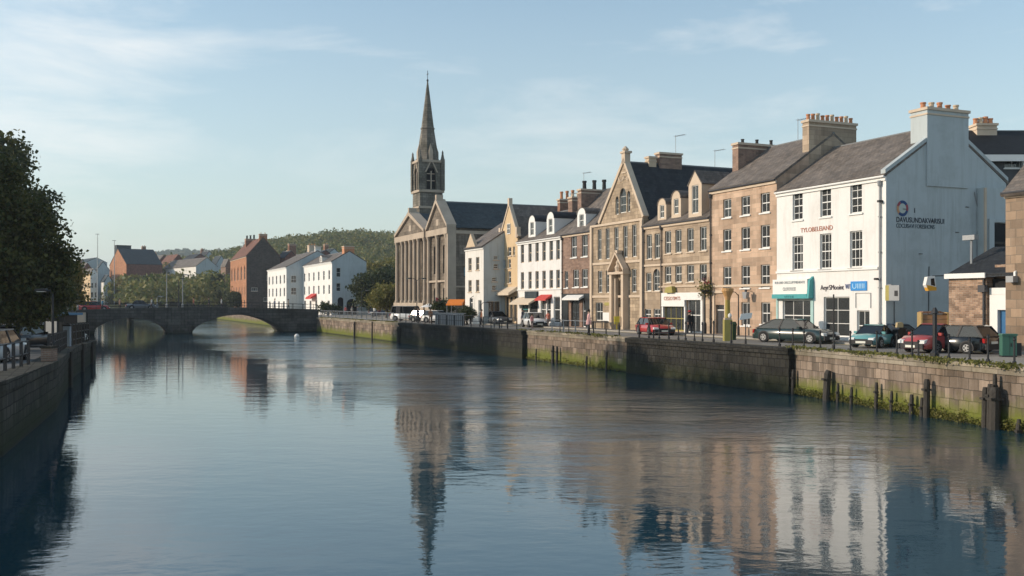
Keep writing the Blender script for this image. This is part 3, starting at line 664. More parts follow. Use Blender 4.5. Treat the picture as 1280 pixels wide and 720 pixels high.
# ------------------------------------------------------------------ bridge
M_bridge = masonry('bridge_stone', (.16, .15, .135), (.11, .105, .095), (.06, .055, .05), .9, .42, .02, (.5, .5, .45), .7, .6, algae=(-2.3, -1.5, (.03, .035, .015)))
def build_bridge():
    Y0 = 137.0; X0b = P(112, Y0); bx = lambda px: ((px-640)/F*Y0-X0b)/(NX-(px-640)/F*NY)     # distance along the bridge face
    root = empty('stone_bridge', (X0b, Y0, 0), math.atan2(NY, NX), 'dark two-arched stone road bridge crossing the river', 'bridge')
    xL, xR = bx(84), bx(398)
    Wd = 8.0
    def arc(x0, x1, zs, zc, n=22):
        return [(x0+(x1-x0)*i/n, zs+(zc-zs)*math.sin(math.pi*i/n)**.62) for i in range(n+1)]
    a0, a1 = bx(116), bx(209); b0, b1 = bx(240), bx(354)
    A = arc(a0, a1, -1.85, .18); B = arc(b0, b1, -1.95, .52)
    def top(x): u = (x-xL)/(xR-xL); return 1.12+.34*math.sin(math.pi*min(1, max(0, u)))
    m = MB().mat(M_bridge)
    for y in (0, Wd):
        xs = sorted({round(x, 3) for x in np.linspace(xL, xR, 60)} | {round(p[0], 3) for p in A+B})
        def low(x):
            for Q in (A, B):
                if Q[0][0] <= x <= Q[-1][0]: return float(np.interp(x, [p[0] for p in Q], [p[1] for p in Q]))
            return -4.2
        for i in range(len(xs)-1):
            c = (xs[i]+xs[i+1])/2
            l0, l1 = (low(xs[i]), low(xs[i+1])) if low(c) > -4 else (-4.2, -4.2)
            m.face([(xs[i], y, l0), (xs[i+1], y, l1), (xs[i+1], y, top(xs[i+1])), (xs[i], y, top(xs[i]))])
    for Q in (A, B):
        for i in range(len(Q)-1): m.face([(Q[i][0], 0, Q[i][1]), (Q[i+1][0], 0, Q[i+1][1]), (Q[i+1][0], Wd, Q[i+1][1]), (Q[i][0], Wd, Q[i][1])])
        for x in (Q[0][0], Q[-1][0]): m.face([(x, 0, -4.2), (x, Wd, -4.2), (x, Wd, -1.75), (x, 0, -1.75)])
    m.build('arches', root)
    for Q in (A, B):
        r_ = MB().mat(M_bridge)     # voussoir ring standing proud
        for i in range(len(Q)-1):
            (xa, za), (xb, zb) = Q[i], Q[i+1]
            r_.prism([(xa, za), (xb, zb), (xb, zb+.42), (xa, za+.42)], -.07, 0, 'y')
        r_.build('arch_ring', root)
    p = MB().mat(M_bridge)          # cutwater pier
    p.prism([(a1-.1, 0.2), (b0+.1, .2), (b0-.6, -1.1), (a1+.6, -1.1)], -4.2, -.9, 'z'); p.prism([(a1+.5, .1), (b0-.5, .1), ((a1+b0)/2, -.9)], -.9, .7, 'z')
    p.build('pier', root)
    d = MB().mat(plain('bridge_deck', (.12, .12, .115), .9))
    xs = np.linspace(xL, xR, 30)
    for i in range(29): d.face([(xs[i], .3, top(xs[i])-.12), (xs[i+1], .3, top(xs[i+1])-.12), (xs[i+1], Wd-.3, top(xs[i+1])-.12), (xs[i], Wd-.3, top(xs[i])-.12)])
    d.build('deck', root)
    for y in (0, Wd-.35):
        q = MB().mat(M_bridge)
        for i in range(29):
            q.face([(xs[i], y-.08, top(xs[i])+.18), (xs[i+1], y-.08, top(xs[i+1])+.18), (xs[i+1], y+.36, top(xs[i+1])+.18), (xs[i], y+.36, top(xs[i])+.18)])
            q.face([(xs[i], y-.08, top(xs[i])-.1), (xs[i+1], y-.08, top(xs[i+1])-.1), (xs[i+1], y-.08, top(xs[i+1])+.18), (xs[i], y-.08, top(xs[i])+.18)])
            q.face([(xs[i], y+.36, top(xs[i])-.12), (xs[i+1], y+.36, top(xs[i+1])-.12), (xs[i+1], y+.36, top(xs[i+1])+.18), (xs[i], y+.36, top(xs[i])+.18)])
        q.build('parapet', root)
        q = MB().mat(M_iron)
        for x in np.arange(xL+.5, xR, 1.6): q.box(x-.03, x+.03, y+.1, y+.16, top(x)+.18, top(x)+.95)
        for dz in (.45, .92):
            for i in range(29): q.tube([(xs[i], y+.13, top(xs[i])+dz), (xs[i+1], y+.13, top(xs[i+1])+dz)], .028, 5, False)
        q.build('railing', root)
    return root, top, bx
bridge, btop, bbx = build_bridge()
m = MB().mat(M_quayl); m.lathe([(.55, -4), (.5, -.5), (.7, -.3), (.7, .1)], 0, 0, 10)
m.box(-.75, .75, -2, 2, .1, .3)
tag(m.build('mooring_dolphin', None, (P(163, 165), 165, 0)), 'lone round stone pier standing in the water beyond the left arch', 'pier')

# ------------------------------------------------------------------ RIGHT ROW
T0 = 9.1
def O(h_ctx, pxs, ref, pyt, pyb, w, **k): return row(h_ctx, pxs, ref, pyt, pyb, w, **k)
# --- white corner building
s0, s1 = S(971, T0), S(1108, T0); c = ctx(s0, T0)
g1 = ('white 3-storey corner building with two shopfronts and a big blue-shadowed gable')
ops = O(c, [997, 1032, 1070], 1032, 234, 271, .95, bars=(2, 4), fm=M_trim) + O(c, [997, 1032, 1070], 1032, 292, 336, 1.0, bars=(3, 4), fm=M_trim)
W1 = s1-s0
shop = [dict(a=c['a'](996), z=.55, w=2.75, h=Zs(996, 375, T0)-.55, bars=(3, 2), fm=M_trim, name='shop_window', curt=0, sill=False),
        dict(a=c['a'](1045.5), z=.3, w=2.2, h=Zs(1045, 371, T0)-.3, bars=(2, 3), fm=M_trim, name='shop_window', curt=0, sill=False),
        dict(a=c['a'](1079), z=.12, w=1.0, h=Zs(1079, 388, T0)-.12, bars=(2, 2), fm=M_trim, name='glazed_door', curt=0, sill=False)]
Dp = 9.3
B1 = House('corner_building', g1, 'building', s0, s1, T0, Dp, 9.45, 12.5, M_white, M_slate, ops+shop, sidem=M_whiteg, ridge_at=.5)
r = B1.root
# broad chimney breast standing on the gable
B1.chimney(W1-1.15, W1+.09, 2.95, 6.15, 9.0, 13.35, M_whiteg, 5, [M_pot, M_potb, M_pot], .16, .42)
q = MB().mat(M_whiteg)     # gable skew copings
for (ya, za, yb, zb) in ((-.12, 9.45, Dp/2, 12.5), (Dp+.12, 9.45, Dp/2, 12.5)):
    q.prism([(ya, za+.12), (yb, zb+.12), (yb, zb+.36), (ya, za+.34)], W1-.30, W1+.05, 'x')
q.build('gable_coping', r)
B1.pipe(W1-.42, 9.2, m=M_grey)
MB().mat(M_trim).box(W1-.22, W1+.0, -.03, 0, .1, 9.2).build('quoin_strip', r)
MB().mat(M_trim).box(0, W1-.6, -.09, 0, 4.22, 4.36).build('string_course', r)
# shopfront left: fascia sign, teal canopy box
zt, zb = Zs(996, 349, T0), Zs(996, 370, T0)
q = MB().mat(M_trim).box(.02, 3.35, -.35, 0, zb, zt); q.build('fascia', r)
q = MB().mat(M_teal).box(.02, 3.35, -.42, 0, zb-.16, zb+.12); q.prism([(0, zb-.16), (-.42, zb-.16), (-.3, zt-.1), (0, zt+.15)], 3.36, 3.54, 'x'); q.build('canopy', r)
lettering('RULUHEI ORSCLUPYMISHENTE', .22, plain('sign_grey', (.2, .24, .26), .6), r, .25, -.36, zt-.28, width=2.9)
lettering('CLOTOTOCK', .3, plain('sign_grey', (.2, .24, .26), .6), r, 1.05, -.36, zt-.72, width=1.25)
lettering('VITHI', .2, plain('sign_tealdark', (.02, .2, .22), .6), r, 1.25, -.43, zb-.12, width=.9)
q = MB().mat(plain('teal_pale', (.35, .52, .50), .6)).box(.0, .16, -.06, 0, .1, zb-.18).box(3.3, 3.55, -.06, 0, .1, zb-.18).box(.16, 3.3, -.06, 0, .1, .55); q.build('shopfront_pilaster', r)
# shopfront right: lettering board + blue plate
zc = Zs(1055, 358, T0)
lettering('AeyrSMooint', .42, plain('sign_black', (.08, .06, .07), .6), r, c['a'](1026), -.03, zc-.18, width=c['a'](1055)-c['a'](1026))
lettering('W/1', .42, plain('sign_navy', (.03, .06, .2), .6), r, c['a'](1057), -.03, zc-.15, width=.45)
MB().mat(M_blue).box(c['a'](1064), c['a'](1084), -.05, 0, zc-.26, zc+.28).build('blue_plate', r)
lettering('UlIllI', .42, plain('sign_lightblue', (.4, .65, .85), .6), r, c['a'](1066), -.06, zc-.14, width=1.0)
MB().mat(M_grey).box(c['a'](1070), c['a'](1089), -.05, -.01, Zs(1079, 366, T0)-.02, Zs(1079, 366, T0)).box(c['a'](1070), c['a'](1070)+.02, -.05, -.01, Zs(1079, 385, T0), Zs(1079, 366, T0)).box(c['a'](1089)-.02, c['a'](1089), -.05, -.01, Zs(1079, 385, T0), Zs(1079, 366, T0)).build('notice_frame', r)
lettering('TYLOBELEIAND', .40, plain('sign_rust', (.42, .16, .1), .7), r, c['a'](1001), -.02, Zs(1020, 289, T0), width=c['a'](1041)-c['a'](1001))
# gable mural lettering and ring emblem (painted on the gable wall, local x = W1)
ga = lambda px: T(px, s1)-T0; gz = lambda px, py: EYE+(HOR-py)*depth(s1, T(px, s1))/F
M_navy = plain('mural_navy', (.01, .02, .04), .7)
lettering('DAVUSUNDAKVARISUI', .42, M_navy, r, W1+.012, ga(1120), gz(1150, 278.6), math.pi/2, width=ga(1180)-ga(1120))
lettering('COCUISAVI FORESHONS', .34, plain('mural_grey', (.05, .08, .1), .7), r, W1+.012, ga(1120), gz(1150, 285.6), math.pi/2, width=ga(1168)-ga(1120))
lettering('1', .4, M_navy, r, W1+.012, ga(1141.5), gz(1141, 266), math.pi/2)
def ring_emblem():
    cy, cz, R_ = ga(1128), gz(1128, 260.5), .43
    mb = MB(); segs = 40; cols = {'n': plain('emblem_navy', (.01, .05, .16), .6), 'r': plain('emblem_red', (.3, .05, .07), .6), 'o': plain('emblem_orange', (.5, .25, .12), .6)}
    for i in range(segs):
        a0, a1 = 2*math.pi*i/segs, 2*math.pi*(i+1)/segs; am = math.degrees((a0+a1)/2) % 360
        mb.mat(cols['r'] if (am < 40 or am > 345 or 118 < am < 160) else cols['o'] if 160 <= am < 225 else cols['n'])
        ri = R_*.62
        q = [(W1+.014, cy+math.cos(a)*rr*1.0, cz+math.sin(a)*rr*1.05) for a, rr in ((a0, R_), (a1, R_), (a1, ri), (a0, ri))]
        mb.face(q)
    mb.mat(plain('emblem_pale', (.45, .5, .46), .7)); mb.face([(W1+.013, cy+math.cos(2*math.pi*i/segs)*R_*.62, cz+math.sin(2*math.pi*i/segs)*R_*.62*1.05) for i in range(segs)])
    mb.build('emblem', r)
ring_emblem()
# gable fittings
MB().mat(M_grey).box(W1, W1+.35, .0, .06, 2.5, 3.35).build('bracket_sign', r)
q = MB().mat(M_ygreen).box(W1+.02, W1+.3, -.1, -.02, 2.45, 3.3); q.mat(M_grey).box(W1+.3, W1+1.05, -.11, -.01, 2.45, 3.3); q.mat(M_iron); q.box(W1+.72, W1+.95, -.13, -.12, 2.7, 3.0); q.build('projecting_sign', r)
for (px, py) in ((1204, 240), (1163, 265), (1116, 300)):
    pass
q = MB().mat(M_iron)
for (a_, z_) in ((1.2, 7.6), (6.0, 7.9), (5.2, 6.4), (7.4, 6.9), (7.0, 8.4), (3.3, 7.0), (2.4, 5.1)): MB().mat(M_iron).box(W1, W1+.05, a_, a_+.25, z_, z_+.03).build('wall_fixing', r)
MB().mat(M_iron).tube([(W1+.03, .55, .6), (W1+.03, .55, 2.4)], .018, 5).build('cable', r); MB().mat(M_iron).tube([(W1+.03, 3.1, .3), (W1+.03, 3.15, 4.4)], .02, 5).build('cable', r); MB().mat(M_grey).tube([(W1+.04, 6.9, 4.2), (W1+.04, 6.95, 7.9), (W1+.04, 6.7, 8.8)], .03, 5).build('cable', r)
for (px, py) in ((1103, 252), (1099, 349)):
    MB().mat(M_iron).box(c['a'](px)-.08, c['a'](px)+.08, -.32, 0, Zs(px, py, T0)-.05, Zs(px, py, T0)+.07).build('alarm_box', r)
# rear wing of the same building with pale jamb and dark opening
s_w = s1+.0; ta, tb = T(1221, s1), T(1262, s1)
q = MB().mat(M_whiteg); q.box(W1+.02, W1+.5, ta-T0, tb-T0, 0, Zs(1, 1, 1)*0+EYE+(HOR-238)*depth(s1, tb)/F)
q.build('rear_wing', r)
MB().mat(M_ashlar).box(W1+.5, W1+.6, ta-T0-.02, ta-T0+.12, 3, EYE+(HOR-236)*depth(s1, ta)/F).build('corner_strip', r)
oz = lambda py: EYE+(HOR-py)*depth(s1, T(1240, s1))/F
q = MB().mat(M_whiteg).box(W1+.5, W1+.62, T(1226, s1)-T0, tb-T0, oz(279), oz(275)).box(W1+.5, W1+.62, T(1226, s1)-T0, T(1232, s1)-T0, oz(330), oz(279)); q.mat(M_dark).box(W1+.5, W1+.55, T(1232, s1)-T0, tb-T0, oz(332), oz(280)); q.mat(M_timber).box(W1+.55, W1+.6, T(1232, s1)-T0, tb-T0, oz(306), oz(303)); q.build('yard_window', r)

# --- pink sandstone house
s0, s1 = S(888, T0), S(971, T0)-.01; c = ctx(s0, T0)
ops = []
for (a_, b_) in ((245, 269), (284, 312), (332, 360)): ops += O(c, [909, 932, 956.5], 932, a_, b_, .95, bars=(2, 2), fm=M_trim)
ops += [dict(a=c['a'](932), z=Zs(932, 407, T0), w=.95, h=Zs(932, 378, T0)-Zs(932, 407, T0), bars=(2, 2), fm=M_trim), dict(a=c['a'](957), z=Zs(957, 405, T0), w=.95, h=Zs(957, 378, T0)-Zs(957, 405, T0), bars=(2, 2), fm=M_trim),
        dict(a=c['a'](900), z=.12, w=1.05, h=Zs(900, 381, T0)-.12, kind='door')]
B2 = House('sandstone_house', 'pink sandstone 3-storey house with big many-potted chimney beside the white corner building', 'building', s0, s1, T0, 9.3, 10.35, 13.5, M_stone_b2, M_slate, ops)
w2 = s1-s0
B2.chimney(w2-.62, w2+.02, 2.6, 6.6, 10.6, 14.25, M_stone_b3, 10, [M_pot, M_pot, M_potb], .13, .45)
B2.chimney(.0, .7, 1.9, 5.7, 11.0, 13.7, M_brickpink, 3, M_potd, .12, .35)
B2.aerial(w2-3.5, 4.6, 13.5, 15.2)
B2.pipe(.12, 10.1)
MB().mat(M_ashlar).box(0, w2, -.06, 0, 3.42, 3.58).build('string_course', B2.root)
MB().mat(M_ashlar).box(c['a'](900)-.8, c['a'](900)-.6, -.08, 0, .1, 3.0).box(c['a'](900)+.6, c['a'](900)+.8, -.08, 0, .1, 3.0).box(c['a'](900)-.85, c['a'](900)+.85, -.12, 0, 3.0, 3.2).build('door_surround', B2.root)
lx = c['a'](944)
q = MB().mat(M_iron).tube([(lx-.35, 0, 3.1), (lx-.35, -.5, 3.15)], .02, 5).box(lx-.42, lx-.28, -.55, -.45, 3.05, 3.2); q.mat(M_grey).prism([(lx-.5, 2.6), (lx-.2, 2.6), (lx-.1, 3.05), (lx-.6, 3.05)], -.62, -.38, 'y'); q.build('wall_lantern', B2.root)

# --- buff dormered terrace
s0, s1 = S(804.5, T0), S(888, T0)-.01; c = ctx(s0, T0); w3 = s1-s0
ops = O(c, [811.5, 821.5], 811, 293, 324, .8, bars=(2, 2)) + O(c, [835, 848, 863, 879], 848, 287, 316, .85, bars=(2, 2)) + O(c, [835, 848, 863, 879], 848, 332, 353, .9, bars=(2, 2))
ops += O(c, [811], 811, 341, 364, .8, bars=(2, 2)) + O(c, [820.5], 820, 336, 364, 1.0, bars=(2, 3), arch='round')
ops += O(c, [809.5], 809, 386, 400, 1.0, bars=(2, 2), fm=M_trim) + O(c, [821], 821, 386, 400, 1.0, bars=(2, 2), fm=M_trim)
ops += [dict(a=c['a'](843.5), z=.2, w=2.9, h=Zs(843, 383, T0)-.2, bars=(4, 2), fm=M_ygreen, name='shop_window', curt=0, sill=False), dict(a=c['a'](868), z=.12, w=1.9, h=Zs(868, 372, T0)-.12, bars=(2, 2), fm=M_trim, name='shop_window', curt=0, sill=False)]
B3 = House('sandstone_terrace', 'buff sandstone terrace with arched dormers above a white-fronted shop', 'building', s0, s1, T0, 9, 8.45, 11.4, M_stone_b3, M_slate, ops)
B3.dormer(c['a'](824), 1.25, 8.6, 10.5, M_ashlar, 'arch', y=.25); B3.dormer(c['a'](841), 1.3, 8.7, 10.9, M_ashlar, 'arch', y=.3)
B3.dormer(c['a'](868.5), 1.7, 8.2, Zs(868, 213, T0), M_ashlar, 'gable', y=.02, depth=3)
MB().mat(M_ashlar).box(-.05, w3, -.14, 0, 8.2, 8.45).box(-.05, w3, -.08, 0, 5.2, 5.36).box(2.4, w3, -.1, 0, 3.5, 3.62).build('cornice', B3.root)
for p_ in (805.5, 827.5): B3.pipe(max(.1, c['a'](p_)), 8.3)
za, zb = Zs(843, 366, T0), Zs(843, 383, T0)
q = MB().mat(M_trim).box(c['a'](829), c['a'](858), -.18, 0, zb, za).box(c['a'](858), c['a'](879.5), -.18, 0, za-.55, za).box(c['a'](877.5), c['a'](880), -.14, 0, .1, za-.5).box(c['a'](857), c['a'](858.4), -.14, 0, .1, zb).box(c['a'](829), c['a'](830.6), -.14, 0, .1, zb); q.build('shop_fascia', B3.root)
lettering('CESSOTIMTS', .4, plain('sign_rust', (.42, .16, .1), .7), B3.root, c['a'](832.5), -.2, (za+zb)/2-.05, width=c['a'](853)-c['a'](832.5))
MB().mat(M_ygreen).prism([(c['a'](836), za), (c['a'](846), za), (c['a'](845), za+.5), (c['a'](837.5), za+.42)], -.4, -.05, 'y').build('carved_shell', B3.root)
B3.chimney(w3-.4, w3-.02, 3.4, 5.4, 10.5, 12.3, M_brickpink, 2, M_potb)

# --- gothic gabled hall
s0, s1 = S(739, T0), S(804.5, T0)-.01; c = ctx(s0, T0); w4 = s1-s0
ops = O(c, [749.5, 759.5, 770.5, 781.8, 792.8], 770, 284, 323, .72, bars=(2, 3), sill=False)
ops += O(c, [750, 760, 792.5], 760, 338, 366, .78, bars=(2, 3), sill=False) + O(c, [749], 749, 378, 401, 1.3, bars=(2, 2), sill=False)
ops += O(c, [776.8], 776, 349, 384, 1.15, arch='pointed', kind='void', sill=False)
e4 = 9.0; zr = Zs(780, 203, T0)
# local gable spans 752..803
h4 = House('gothic_hall', 'gothic sandstone hall with tall pointed gable, finial and carved central portal', 'building', s0, s1, T0, 1.5, e4+.15, e4+.15, M_stone_b4, M_slated, ops, form='none', gut=False)
r = h4.root
xa, xb, xm = c['a'](751), w4-.15, c['a'](780.5)
# gable front with a three-light window
gw = [(c['a'](771.3), .55, 235+9, 267), (c['a'](778.6), 1.15, 235, 266), (c['a'](785.8), .5, 240, 266)]
q = MB().mat(M_stone_b4); zs = lambda py: Zs(779, py, T0)
sh_z = zs(254)
g_ops = [dict(a=a_-xa, z=zs(pb), w=w_, h=zs(pt)-zs(pb), bars=(1, 3), arch='pointed', sill=False, curt=0) for (a_, w_, pt, pb) in gw]
zlow = e4+.15
ztopg = zr
# stone around the lights: rectangular band then triangle above
fnG = lambda a, dd, z: (xa+a, dd, z)
band_top = max(o['z']+o['h'] for o in g_ops)+.01
cl = min(o['a']-o['w']/2 for o in g_ops)-.02; crr = max(o['a']+o['w']/2 for o in g_ops)+.02
sl = (ztopg-zlow)
def xl(z): return (z-zlow)/sl*(xm-xa)
def xr(z): return (xb-xa)-(z-zlow)/sl*(xb-xm)
sub = [dict(o, a=o['a']-cl) for o in g_ops]
panel(q, M_stone_b4, crr-cl, zlow, band_top, sub, lambda a, dd, z: (xa+cl+a, dd, z))
q.mat(M_stone_b4)
q.face([(xa, 0, zlow), (xa+cl, 0, zlow), (xa+cl, 0, min(band_top, 99)), (xa+xl(band_top), 0, band_top)] if xl(band_top) < cl else [(xa, 0, zlow), (xa+cl, 0, zlow), (xa+cl, 0, band_top)])
q.face([(xa+crr, 0, zlow), (xb, 0, zlow), (xa+xr(band_top), 0, band_top), (xa+crr, 0, band_top)])
q.face([(xa+xl(band_top), 0, band_top), (xa+xr(band_top), 0, band_top), (xm, 0, ztopg)])
q.face([(xa, 1.5, zlow), (xb, 1.5, zlow), (xm, 1.5, ztopg)])
q.build('gable', r); add_windows(r, g_ops, fnG, 0)
q = MB().mat(M_ashlar)
for (x0_, sx) in ((xa-.15, 1), (xb+.1, -1)):
    k = Vector((xm-x0_, 0, ztopg-zlow)).normalized(); nn = Vector((-k.z*sx, 0, abs(k.x)))
    if nn.z < 0: nn = -nn
    q.prism([(x0_, zlow), (xm, ztopg), (xm, ztopg+.4), (x0_+nn.x*.28, zlow+nn.z*.3)], -.12, .4, 'y')
q.box(xm-.28, xm+.28, -.12, .4, ztopg-.1, ztopg+.75).box(xm-.4, xm+.4, -.2, .5, ztopg+.75, ztopg+.92).lathe([(.2, ztopg+.92), (.3, ztopg+1.1), (.06, ztopg+1.35)], xm, .1, 8)
q.build('gable_coping', r)
q = MB().mat(M_ashlar)      # carved relief in the gable head
for k in range(9):
    u = k/8; q.box(xm-.9+u*1.8-.06, xm-.9+u*1.8+.06, -.06, 0, zs(226)-.1*math.sin(u*9), zs(226)+.25+.12*math.cos(u*14))
q.box(xm-.35, xm+.35, -.07, 0, zs(217), zs(217)+.12); q.build('relief', r)
# main dark roof, ridge running back from the gable
Lr = 15.5; q = MB().mat(M_slated)
for (x0_, ) in ((xa,), (xb+.3,)):
    k = Vector((xm-x0_, 0, ztopg-zlow)).normalized(); nn = Vector((-k.z, 0, k.x));
    if nn.z < 0: nn = -nn
    q.prism([(x0_, zlow-.2), (xm, ztopg-.1), (xm+nn.x*.15, ztopg+nn.z*.15-.1), (x0_+nn.x*.15, zlow-.2+nn.z*.15)], .4, Lr, 'y')
q.mat(M_lead).box(xm-.1, xm+.1, .5, Lr, ztopg-.02, ztopg+.1); q.build('roof', r)
q = MB().mat(M_stone_b4); q.box(xb-.02, xb+.08, 1.5, Lr, 0, zlow-.1); q.box(xa, xa+.1, 1.5, Lr, 0, zlow-.1); q.face([(xa, Lr, 0), (xb, Lr, 0), (xb, Lr, zlow), (xm, Lr, ztopg), (xa, Lr, zlow)]); q.box(0, w4, 1.5, 1.6, 0, e4+.15); q.build('side_wall', r)
h4.r = ztopg
h4.chimney(xm-.35, xm+.35, 3.2, 5.4, ztopg-.6, ztopg+.85, M_brickpink, 0); h4.chimney(xm-.3, xm+.3, 2.2, 2.9, ztopg-.6, ztopg+.45, M_potb, 0)
h4.aerial(xm, 5.0, ztopg+.8, ztopg+2.6); h4.aerial(xm, 9.0, ztopg, ztopg+1.6)
MB().mat(M_ashlar).box(0, w4, -.12, 0, e4-.05, e4+.14).box(0, w4, -.08, 0, zs(329), zs(326)).box(0, w4, -.1, 0, zs(372), zs(369)).build('string_course', r)
MB().mat(M_ashlar).box(0, .35, -.16, 0, 0.1, e4).box(0, xa, -.05, .35, e4+.14, zs(277)).build('buttress', r)
MB().mat(M_ashlar).box(w4-.35, w4, -.16, 0, .1, e4).build('buttress', r)
# portal
q = MB().mat(M_ashlar); px0, px1, pm = c['a'](768.5), c['a'](786), c['a'](777); zz = lambda py: Zs(777, py, T0)
q.box(px0, px0+.38, -.55, 0, .1, zz(343)).box(px1-.38, px1, -.55, 0, .1, zz(343)).box(px0-.15, px1+.15, -.65, 0, zz(343), zz(340))
q.prism([(px0-.15, zz(340)), (px1+.15, zz(340)), (pm, zz(319)), ], -.12, 0, 'y')
for (x0_, x1_) in ((px0-.15, pm), (px1+.15, pm)):
    q.prism([(x0_, zz(340)), (x1_, zz(318)), (x1_, zz(315)), (x0_, zz(336))], -.65, -.1, 'y')
q.lathe([(.28, zz(339)), (.34, zz(334)), (.2, zz(331)), (.24, zz(328)), (.1, zz(325))], pm, -.3, 9)
q.box(px0+.38, px0+.62, -.3, 0, .1, zz(348)).box(px1-.62, px1-.38, -.3, 0, .1, zz(348)).box(pm-.2, pm+.2, -.55, -.1, zz(317), zz(313))
q.build('portal', r)
MB().mat(M_timber).box(pm-.56, pm+.56, .3, .36, .1, zz(352)).build('door', r)
q = MB().mat(M_ygreen).box(c['a'](756), c['a'](764), -.04, 0, zz(382), zz(378)); q.mat(M_trim).box(c['a'](754), c['a'](766), -.04, 0, zz(403), zz(391)); q.build('notice_board', r)

# --- brown brick house with black shop
s0, s1 = S(703, T0), S(739, T0)-.01; c = ctx(s0, T0); w5 = s1-s0
ops = O(c, [717.5, 731], 717, 295, 322, 1.15, bars=(2, 2), fm=M_trim) + O(c, [720, 731], 720, 337, 359, 1.15, bars=(2, 2), fm=M_trim) + O(c, [708], 708, 339, 360, .7, bars=(1, 2), fm=M_trim)
ops += [dict(a=c['a'](719), z=.15, w=1.7, h=2.9, bars=(2, 1), fm=M_black, name='shop_window', curt=0, sill=False), dict(a=c['a'](731), z=.12, w=1.0, h=2.9, bars=(1, 2), fm=M_trim, name='glazed_door', curt=0, sill=False)]
B5 = House('brick_house', 'brown brick house with a black shopfront left of the gothic hall', 'building', s0, s1, T0, 9, 8.7, 13.0, M_brickpink, M_slate, ops)
B5.dormer(c['a'](722), 1.7, 8.9, 11.0, M_trim, 'arch', y=.4, depth=2.8)
za, zb = Zs(720, 367, T0), Zs(720, 377, T0)
q = MB().mat(M_black).box(.02, w5-.02, -.12, 0, zb+.1, za).box(.02, 1.3, -.08, 0, .1, zb+.1).box(w5-.9, w5-.02, -.08, 0, .1, zb+.1); q.mat(M_trim).prism([(-.12, za-.35), (-.65, za-.6), (-.65, za-.45), (-.12, za-.12)], 1.2, 4.6, 'x'); q.build('shop_fascia', B5.root)
B5.pipe(.08, 8.5)

# --- white terrace
s0, s1 = S(647, T0), S(703, T0)-.01; c = ctx(s0, T0); w6 = s1-s0
cols = [653, 662.5, 671.3, 680, 689, 697.5]
ops = O(c, cols, 671, 303, 327, .8, bars=(1, 2), sill=False, fm=M_potb, curt=4) + O(c, cols, 671, 339, 361, .8, bars=(1, 2), sill=False, fm=M_potb, curt=4)
ops += [dict(a=c['a'](p_), z=.4, w=w_, h=2.5, bars=(b_, 2), fm=fm_, name='shop_window', curt=0, sill=False) for (p_, w_, b_, fm_) in ((656, 1.7, 2, M_teal), (667, 2.0, 3, M_framed), (679, 1.2, 2, M_trim), (686, .9, 1, M_trim), (696, 1.4, 1, M_trim))]
B6 = House('white_terrace', 'white rendered terrace with six window bays, dormers and a red awning', 'building', s0, s1, T0, 9, 8.55, 11.7, M_white, M_slate, ops)
for p_ in (661, 684): B6.dormer(c['a'](p_), 1.7, 8.7, 11.2, M_trim, 'arch', y=.35, depth=3.2, roofm=M_slated)
B6.chimney(w6-.75, w6+.0, 2.0, 5.2, 10, 13.0, M_brickpink, 3, M_potd, .2, .9)
B6.chimney(w6*.45, w6*.45+.9, 3.5, 5.8, 11, 12.8, M_brickpink, 4, M_potb)
B6.aerial(w6*.5, 5, 12.5, 15.5); B6.aerial(w6*.3, 4.6, 11.5, 13.6)
za = Zs(671, 369, T0)
MB().mat(M_slateb).box(c['a'](658), c['a'](673), -.2, 0, za-.3, za+.4).build('fascia', B6.root)
MB().mat(M_red).prism([(0, za-.2), (-.7, za-.55), (-.7, za-.4), (0, za+.05)], c['a'](676), c['a'](690), 'x').build('awning', B6.root)
MB().mat(plain('cream_canvas', (.6, .5, .38), .8)).prism([(0, za-.45), (-1.0, za-.95), (-1.0, za-.8), (0, za-.2)], .1, c['a'](672), 'x').build('awning', B6.root)
MB().mat(M_trim).box(0, w6, -.1, 0, za+.5, za+.62).build('string_course', B6.root)

# --- ochre gabled house
s0, s1 = S(625.5, T0), S(647, T0)-.01; c = ctx(s0, T0); w7 = s1-s0
ops = O(c, [637], 637, 309, 320, .9, bars=(1, 2)) + O(c, [630.5, 637], 637, 324, 335, .7, bars=(1, 2)) + O(c, [629.5, 637], 637, 339, 354, .8, bars=(1, 2)) + O(c, [642.5], 637, 309, 320, .5, bars=(1, 2))
ops += [dict(a=c['a'](p_), z=.3, w=.95, h=2.7, bars=(2, 1), fm=M_ashlar, name='shop_window', curt=0, sill=False) for p_ in (629, 634, 639, 644)]
B7 = House('ochre_house', 'narrow ochre house with a pointed gable between two white buildings', 'building', s0, s1, T0, 9, 9.1, 12.6, M_yellow, M_slate, ops, form='front', ridge_at=.52)
ew = dict(a=w7*.52, z=9.7, w=.9, h=1.2); f_, p__, c_, s_ = win_meshes(.8, 1.1, 2, 2, M_trim, M_glass, 0, False); o_ = inst(f_, 'window', B7.root, (w7*.52, -.08, 9.6)); inst(p__, 'pane', o_)
q = MB().mat(M_ashlar).box(w7*.52-.2, w7*.52+.2, -.1, .3, 12.5, 13.4).box(-.15, .3, -.15, .3, 9.1, 10.4).box(w7-.3, w7+.1, -.15, .3, 9.1, 10.2); q.build('finial', B7.root)
MB().mat(plain('cream_canvas', (.6, .5, .38), .8)).prism([(0, 3.6), (-1.0, 3.1), (-1.0, 3.35), (0, 4.0)], .1, w7-.1, 'x').build('awning', B7.root)
B7.chimney(w7-.8, w7-.2, 5, 7, 10, 13.2, M_brick, 3, M_pot, .17, .9)

